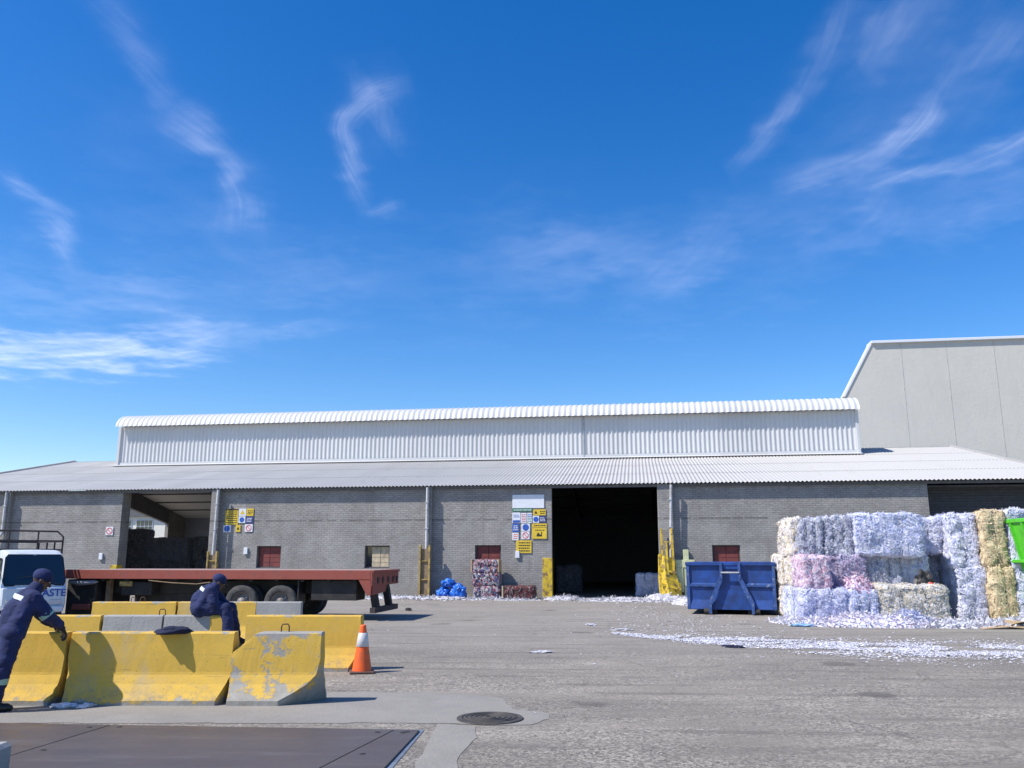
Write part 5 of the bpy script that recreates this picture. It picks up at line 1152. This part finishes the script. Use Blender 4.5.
sign(0.40, 0.76, 2.72, 3.02, SW, 'white sign with large blue disc in the middle of the cluster', [('disc', SB, 0, 0, 0.135), ('rect', SW, -0.05, 0.07, -0.05, 0.03)], group=grp)
sign(0.40, 0.74, 2.38, 2.70, SW, 'white sign with red no-entry ring under the large blue disc', [('ban', SR, 0, 0, 0.13)], group=grp)
sign(0.02, 0.28, 2.34, 2.65, SW, 'pale sign with orange marks at the lower left of the cluster', [('bars', M['orange'], -0.09, 0.09, -0.12, 0.12, 3)], group=grp)
sign(0.85, 1.46, 2.86, 3.02, SYL, 'long narrow yellow sign above the forklift sign', [('bars', SK, -0.26, 0.26, -0.05, 0.05, 1)], group=grp)
sign(0.85, 1.46, 2.40, 2.84, SYL, 'yellow sign with black forklift symbol and print line', [('bars', SK, -0.22, 0.22, 0.09, 0.17, 1), ('poly', SK, [(-0.12, -0.12), (0.10, -0.12), (0.10, 0.06), (0.07, 0.06), (0.07, -0.05), (0.0, -0.05), (-0.02, 0.02), (-0.08, 0.02), (-0.09, -0.04), (-0.12, -0.05)])], group=grp)
sign(0.18, 0.82, 1.82, 2.33, SYL, 'lowest yellow notice with several lines of black print, near the dark doorway', [('bars', SK, -0.26, 0.26, -0.22, 0.22, 4)], group=grp)
g2 = 'safety signs beside the left open bay'
sign(-12.72, -12.12, 3.05, 3.74, SYL, 'tall yellow notice with black print beside the left open bay', [('rect', SK, -0.29, 0.29, 0.27, 0.335), ('bars', SK, -0.25, 0.25, -0.30, 0.25, 6)], group=g2)
sign(-12.10, -11.76, 3.42, 3.74, SW, 'white sign with yellow triangle, top of its cluster by the left bay', [('tri', SYL, 0, 0, 0.11)], group=g2)
sign(-11.74, -11.42, 3.42, 3.74, SYL, 'small yellow sign at the top right of the cluster by the left bay', [('bars', SK, -0.12, 0.12, -0.1, 0.1, 3)], group=g2)
sign(-12.10, -11.78, 3.12, 3.40, SW, 'white sign with blue disc in the middle of the cluster by the left bay', [('disc', SB, 0, 0, 0.11)], group=g2)
sign(-11.76, -11.42, 3.10, 3.40, SN, 'navy panel with pale print by the left bay', [('bars', SW, -0.13, 0.13, -0.10, 0.10, 3)], group=g2)
sign(-12.78, -12.42, 2.72, 3.03, SW, 'pale sign with large blue disc below the tall yellow notice', [('disc', SB, 0, 0, 0.13)], group=g2)
sign(-12.20, -11.98, 2.74, 3.03, SYL, 'small yellow sign with dark mark in the bottom row by the left bay', [('tri', SK, 0, 0, 0.07)], group=g2)
sign(-11.78, -11.42, 2.74, 3.06, SW, 'white sign with red no-entry ring by the left bay', [('ban', SR, 0, 0, 0.13)], group=g2)
sign(-18.35, -18.0, 2.62, 2.98, SW, 'white sign with red no-entry ring on the wall left of the open bay', [('ban', SR, 0, 0, 0.15)])

# ------------------------------------------------------------------ people
def capsule(m, a, b, ra, rb, n=14):
    a = Vector(a); b = Vector(b); ax = b - a; L_ = ax.length; ax.normalize() if L_ > 1e-6 else None
    if L_ < 1e-6: ax = Vector((0, 0, 1))
    pts = []; rad = []
    for k in range(1, 5):
        t = -math.pi / 2 + k * math.pi / 8; pts.append(a + ax * ra * math.sin(t)); rad.append(max(ra * math.cos(t), 1e-4))
    for k in range(0, 4):
        t = k * math.pi / 8 * 0.98; pts.append(b + ax * rb * math.sin(t)); rad.append(rb * math.cos(t))
    pts[0:0] = [a - ax * ra * 0.995]; rad[0:0] = [ra * 0.1]; pts.append(b + ax * rb * 0.995); rad.append(rb * 0.1)
    m.sweep(pts, rad, n)
def ell(m, c, r, rot=None, n=16):
    c = Vector(c); vs = []; fs = []; k = 10
    for i in range(k + 1):
        th = math.pi * i / k
        for j in range(n):
            ph = 2 * math.pi * j / n; v = Vector((r[0] * max(math.sin(th), 1e-3) * math.cos(ph), r[1] * max(math.sin(th), 1e-3) * math.sin(ph), r[2] * math.cos(th)))
            if rot: v = rot @ v
            vs.append(c + v)
    for i in range(k):
        for j in range(n): fs.append((i * n + j, (i + 1) * n + j, (i + 1) * n + (j + 1) % n, i * n + (j + 1) % n))
    fs += [tuple(reversed(range(n))), tuple(range(k * n, k * n + n))]
    m.add(vs, fs, None, True)
def melt(m, vox, name, mat, parent=None, smooth=4, wrinkle=0.0, wf=9, seed=0, loc=(0, 0, 0)):
    me = m.mesh(name + '_raw', None); o = D.objects.new(name, me); COL.objects.link(o)
    r = o.modifiers.new('r', 'REMESH'); r.mode = 'VOXEL'; r.voxel_size = vox; r.use_smooth_shade = True
    if smooth: s = o.modifiers.new('s', 'SMOOTH'); s.iterations = smooth; s.factor = 0.5
    dg = bpy.context.evaluated_depsgraph_get(); dg.update()
    nm = D.meshes.new_from_object(o.evaluated_get(dg)); D.objects.remove(o, do_unlink=True); D.meshes.remove(me)
    if wrinkle:
        nm.update(); nrm = [v.normal.copy() for v in nm.vertices]
        for v, nn in zip(nm.vertices, nrm):
            p = v.co; w1 = noise.noise(Vector((p.x * wf, p.y * wf, p.z * wf * 1.7)) + Vector((seed, 0, 0))); w2 = 1 - abs(noise.noise(Vector((p.x * wf * 1.5, p.y * wf * 1.5, p.z * wf * 3.2)) + Vector((0, seed, 0)))) * 2
            v.co = p + nn * wrinkle * (w1 + 0.5 * w2)
    nm.name = name; nm.materials.clear(); nm.materials.append(mat); nm.polygons.foreach_set('use_smooth', [True] * len(nm.polygons))
    k = D.objects.new(name, nm); COL.objects.link(k); k.location = loc
    if parent: k.parent = parent
    return k
def hand(m, wrist, dirv, palm_n, s=1.0, curl=0.5, thumb=1):
    "palm, four unequal curled fingers and a thumb leaving the side of the palm"
    w_ = Vector(wrist); d = Vector(dirv).normalized(); nn = Vector(palm_n); nn = (nn - d * nn.dot(d)).normalized(); sd = d.cross(nn)
    capsule(m, w_, w_ + d * 0.035 * s, 0.026 * s, 0.030 * s)
    for k in range(4):
        o = (k - 1.5) * 0.020 * s; capsule(m, w_ + d * 0.02 * s + sd * o * 0.7, w_ + d * 0.085 * s + sd * o, 0.014 * s, 0.0125 * s, 10)
    for k, L_ in enumerate((0.072, 0.082, 0.076, 0.060)):
        o = (k - 1.5) * 0.0215 * s; p = w_ + d * 0.088 * s + sd * o; a = 0.0; r = 0.0095 * s
        for q_, f in enumerate((0.45, 0.32, 0.23)):
            a += curl * (0.7 if q_ == 0 else 1.0); nd = (d * math.cos(a) + nn * math.sin(a)).normalized(); e = p + nd * L_ * s * f
            capsule(m, p, e, r, r * 0.93, 8); p = e; r *= 0.93
    p = w_ + d * 0.025 * s - sd * thumb * 0.025 * s; e = p + (d * 0.6 - sd * thumb * 0.8 + nn * 0.3).normalized() * 0.04 * s; capsule(m, p, e, 0.013 * s, 0.011 * s, 8)
    f = e + (d * 0.9 - sd * thumb * 0.2 + nn * 0.5).normalized() * 0.032 * s; capsule(m, e, f, 0.011 * s, 0.009 * s, 8)
def person(label, J, loc, cap_tilt=0.0, seed=1, gloves=False):
    """J: joints in world metres relative to loc"""
    t = thing('person', label, 'person', loc)
    V_ = {k: Vector(v) for k, v in J.items() if k != 'curl'}
    hd = V_['head']; fwd = V_['face'].normalized(); up = V_['up'].normalized(); up = (up - fwd * up.dot(fwd)).normalized(); side = fwd.cross(up)
    rot = Matrix((fwd, -side, up)).transposed() if False else Matrix(((fwd.x, side.x, up.x), (fwd.y, side.y, up.y), (fwd.z, side.z, up.z)))
    b = MB()
    ell(b, hd + up * 0.025 - fwd * 0.005, (0.098, 0.078, 0.088), rot); ell(b, hd - up * 0.045 + fwd * 0.02, (0.070, 0.060, 0.072), rot)     # skull, jaw
    ell(b, hd - up * 0.095 + fwd * 0.062, (0.024, 0.026, 0.018), rot)                                                  # chin
    capsule(b, hd + fwd * 0.088 + up * 0.012, hd + fwd * 0.108 - up * 0.028, 0.010, 0.016, 10)                            # nose
    capsule(b, hd + fwd * 0.088 - up * 0.062 - side * 0.02, hd + fwd * 0.088 - up * 0.062 + side * 0.02, 0.010, 0.010, 8)      # lips
    capsule(b, hd + fwd * 0.085 + up * 0.03 - side * 0.04, hd + fwd * 0.085 + up * 0.03 + side * 0.04, 0.012, 0.012, 8)        # brow
    for s in (-1, 1): ell(b, hd + side * s * 0.078 - up * 0.01 - fwd * 0.005, (0.022, 0.010, 0.032), rot)                   # ears
    capsule(b, V_['neck'], hd - up * 0.05 - fwd * 0.02, 0.062, 0.055)
    def limb(mm, keys, rads):
        for (a, c_, ra, rb) in zip(keys[:-1], keys[1:], rads[:-1], rads[1:]): capsule(mm, V_[a], V_[c_], ra, rb)
    def torso(mm, g):
        hipc = (V_['hipL'] + V_['hipR']) / 2; shc = (V_['shL'] + V_['shR']) / 2; mid = hipc.lerp(shc, 0.5) + V_.get('bulge', Vector((0, 0, 0)))
        capsule(mm, V_['hipL'], V_['hipR'], 0.115 + g, 0.115 + g); capsule(mm, V_['shL'].lerp(shc, 0.25), V_['shR'].lerp(shc, 0.25), 0.080 + g, 0.080 + g)
        capsule(mm, hipc, mid, 0.135 + g, 0.135 + g); capsule(mm, mid, shc.lerp(mid, 0.15), 0.138 + g, 0.120 + g)
        for s_, h_ in (('shL', 'hipL'), ('shR', 'hipR')): capsule(mm, V_[h_].lerp(V_[s_], 0.1), V_[s_].lerp(shc, 0.3).lerp(V_[h_], 0.12), 0.095 + g, 0.085 + g)
        capsule(mm, shc, V_['neck'], 0.085 + g * 0.5, 0.065 + g * 0.5)
    def allof(mm, g):
        torso(mm, g)
        for s_ in 'LR':
            limb(mm, ['hip' + s_, 'kn' + s_, 'an' + s_], [0.098 + g, 0.062 + g, 0.045 + g])
            limb(mm, ['sh' + s_, 'el' + s_, 'wr' + s_], [0.060 + g, 0.044 + g, 0.030 + g])
    allof(b, -0.012)
    for s_ in 'LR': hand(b, V_['wr' + s_], V_['hd' + s_], V_['pn' + s_], 1.0, J.get('curl', 0.5), 1 if s_ == 'L' else -1)
    body = melt(b, 0.0065, 'body', M['skin'], t, 2)
    for s in (-1, 1):
        e = MB(); ell(e, hd + fwd * 0.082 + up * 0.008 + side * s * 0.031, (0.010, 0.014, 0.008), rot); e.build('eye', M['eye'], body)
    c = MB(); g = 0.014; torso(c, g)
    for s_ in 'LR':
        limb(c, ['hip' + s_, 'kn' + s_], [0.100 + g, 0.072 + g]); a = V_['an' + s_]; k_ = V_['kn' + s_]; capsule(c, k_, a.lerp(k_, 0.08), 0.070 + g, 0.062 + g)
        limb(c, ['sh' + s_, 'el' + s_], [0.068 + g, 0.056 + g]); w_ = V_['wr' + s_]; e_ = V_['el' + s_]; capsule(c, e_, w_.lerp(e_, 0.12), 0.054 + g, 0.040 + g)
    melt(c, 0.013, 'coverall', M['navy'], t, 5, 0.011, 9, seed)
    cl_ = MB(); nk = V_['neck']; capsule(cl_, nk - (hd - nk).normalized() * 0.03, nk + (hd - nk).normalized() * 0.035, 0.092, 0.080); melt(cl_, 0.01, 'collar', M['navy'], t, 2)
    # cap: crown with visor
    cp = MB(); cc = hd + up * 0.045 - fwd * 0.008
    for k in range(1): ell(cp, cc, (0.112, 0.092, 0.088), rot)
    melt_o = melt(cp, 0.012, 'cap', M['navy'], t, 3)
    vz = MB(); vs = []; n = 12
    for i in range(n + 1):
        a = -1.25 + 2.5 * i / n
        for r_, dz in ((0.95, 0.0), (1.62, -0.018)):
            q = fwd * math.cos(a) * 0.104 * (r_ if abs(a) < 1.2 or r_ < 1 else 1.1) + side * math.sin(a) * 0.086 * min(r_, 1.18) + up * (0.015 + dz * math.cos(a)); vs.append(cc - up * 0.02 + q)
    vs += [v + up * 0.008 for v in vs]; k = 2 * (n + 1)
    fs = [(2 * i, 2 * i + 2, 2 * i + 3, 2 * i + 1) for i in range(n)] + [(k + 2 * i, k + 2 * i + 1, k + 2 * i + 3, k + 2 * i + 2) for i in range(n)] + [(2 * i + 1, 2 * i + 3, k + 2 * i + 3, k + 2 * i + 1) for i in range(n)]
    vz.add(vs, fs); vz.build('visor', M['navy'], melt_o)
    for s_ in 'LR':
        f = MB(); a = V_['an' + s_]; td = V_['toe' + s_].normalized(); capsule(f, a + Vector((0, 0, 0.02)), a + Vector((0, 0, -0.03)), 0.058, 0.055); base = a - Vector((0, 0, 0.045))
        capsule(f, base - td * 0.045, base + td * 0.13, 0.042, 0.046); capsule(f, base + td * 0.13, base + td * 0.165 - Vector((0, 0, 0.008)), 0.044, 0.034); capsule(f, base - td * 0.02 + Vector((0, 0, .03)), base + td * 0.08 + Vector((0, 0, 0.012)), 0.05, 0.04)
        sh_ = melt(f, 0.008, 'shoe', M['shoe'], t, 2)
        if gloves:
            gl = MB(); hand(gl, V_['wr' + s_], V_['hd' + s_], V_['pn' + s_], 1.14, J.get('curl', 0.5), 1 if s_ == 'L' else -1); capsule(gl, V_['wr' + s_], V_['wr' + s_].lerp(V_['el' + s_], 0.22), 0.036, 0.042); melt(gl, 0.006, 'glove', M['glove'], t, 1)
    return t, V_
def ringband(t, a, b, f0, f1, r, mat, name='reflective_band', n=20):
    a = Vector(a); b = Vector(b); p = a.lerp(b, f0); q = a.lerp(b, f1)
    MB().sweep([p, q], r, n, caps=True).build(name, mat, t)

# worker leaning on the front barrier
L1 = Vector((-5.55, 9.72, 0))
J1 = dict(hipL=(-0.03, 0.07, 0.83), hipR=(0.11, -0.09, 0.82), knL=(-0.16, -0.02, 0.46), knR=(0.07, -0.14, 0.44), anL=(-0.36, -0.08, 0.10), anR=(-0.01, -0.12, 0.09),
          toeL=(0.8, 0.5, 0), toeR=(0.85, 0.4, 0), shL=(0.01, 0.27, 1.19), shR=(0.23, 0.0, 1.18), bulge=(-0.03, -0.02, 0.02), neck=(0.15, 0.16, 1.26), head=(0.19, 0.22, 1.37), face=(0.80, 0.50, -0.42), up=(0.35, 0.25, 1),
          elL=(0.12, 0.42, 0.99), wrL=(0.18, 0.50, 0.88), hdL=(0.5, 0.5, -0.5), pnL=(0, 0, -1),
          elR=(0.375, 0.10, 0.98), wrR=(0.42, 0.30, 0.865), hdR=(0.2, 0.5, -0.75), pnR=(0.0, 0.3, -1), curl=0.5)
t, V_ = person('person in navy coverall and cap leaning forward with hands on the front yellow barrier', J1, L1, seed=2, gloves=True)
ringband(t, V_['elR'], V_['shR'], 0.02, 0.22, 0.079, M['hivizg'])
ringband(t, V_['anR'], V_['knR'], 0.62, 0.80, 0.088, M['hivizg']); ringband(t, V_['anL'], V_['knL'], 0.60, 0.78, 0.088, M['hivizg'])
def strip(t, pts, w, upv, mat):
    m = MB(); up_ = Vector(upv).normalized() * w / 2; P_ = [Vector(p) for p in pts]; vs = [q for p in P_ for q in (p - up_, p + up_)]
    nrm = (P_[-1] - P_[0]).cross(up_).normalized() * 0.012; vs2 = [v + nrm for v in vs]; k = len(vs)
    m.add(vs + vs2, [(2 * i, 2 * i + 1, 2 * i + 3, 2 * i + 2) for i in range(len(P_) - 1)] + [(k + 2 * i, k + 2 * i + 2, k + 2 * i + 3, k + 2 * i + 1) for i in range(len(P_) - 1)] + [(0, k, k + 1, 1), (k - 2, k - 1, 2 * k - 1, 2 * k - 2)] + [(2 * i, 2 * i + 2, k + 2 * i + 2, k + 2 * i) for i in range(len(P_) - 1)] + [(2 * i + 1, k + 2 * i + 1, k + 2 * i + 3, 2 * i + 3) for i in range(len(P_) - 1)])
    return m.build('reflective_band', mat, t)
def backband(t, V_, f, w, mat, g=0.135):
    hipc = (V_['hipL'] + V_['hipR']) / 2; shc = (V_['shL'] + V_['shR']) / 2; ax = (shc - hipc).normalized(); sd = (V_['shR'] - V_['shL']).normalized(); bk = ax.cross(sd).normalized()
    if bk.x > 0: bk = -bk
    c = hipc.lerp(shc, f); pts = []
    for k in range(9):
        a = -1.35 + 2.7 * k / 8; pts.append(c + bk * math.cos(a) * (g + 0.025) + sd * math.sin(a) * (g + 0.06))
    return strip(t, pts, w, ax, mat)
backband(t, V_, 0.90, 0.055, M['hiviz'], 0.122)

# worker sitting on the second row
L2 = Vector((-4.60, 13.22, 0))
J2 = dict(hipL=(-0.13, 0.12, 0.875), hipR=(-0.08, -0.07, 0.875), knL=(0.30, 0.20, 0.875), knR=(0.31, -0.06, 0.87), anL=(0.405, 0.22, 0.44), anR=(0.41, -0.10, 0.43),
          toeL=(1, 0.1, -0.2), toeR=(1, -0.05, -0.2), shL=(-0.02, 0.22, 1.13), shR=(0.07, -0.10, 1.12), bulge=(-0.05, -0.02, 0.0), neck=(0.06, 0.08, 1.17), head=(0.11, 0.13, 1.255), face=(0.80, 0.50, -0.5), up=(0.4, 0.2, 1),
          elL=(0.14, 0.26, 0.97), wrL=(0.25, 0.14, 0.92), hdL=(0.9, -0.3, -0.3), pnL=(0, -0.3, -1),
          elR=(0.16, -0.12, 0.94), wrR=(0.24, 0.02, 0.91), hdR=(0.9, 0.3, -0.3), pnR=(0, 0.3, -1), curl=0.6)
for k in J2:
    if isinstance(J2[k], tuple) and k[:2] in ('an',): J2[k] = (J2[k][0], J2[k][1], J2[k][2])
t, V_ = person('person in navy workwear and cap sitting hunched on the grey second row barrier', J2, L2, seed=6)
backband(t, V_, 0.93, 0.05, M['hiviz'], 0.125)
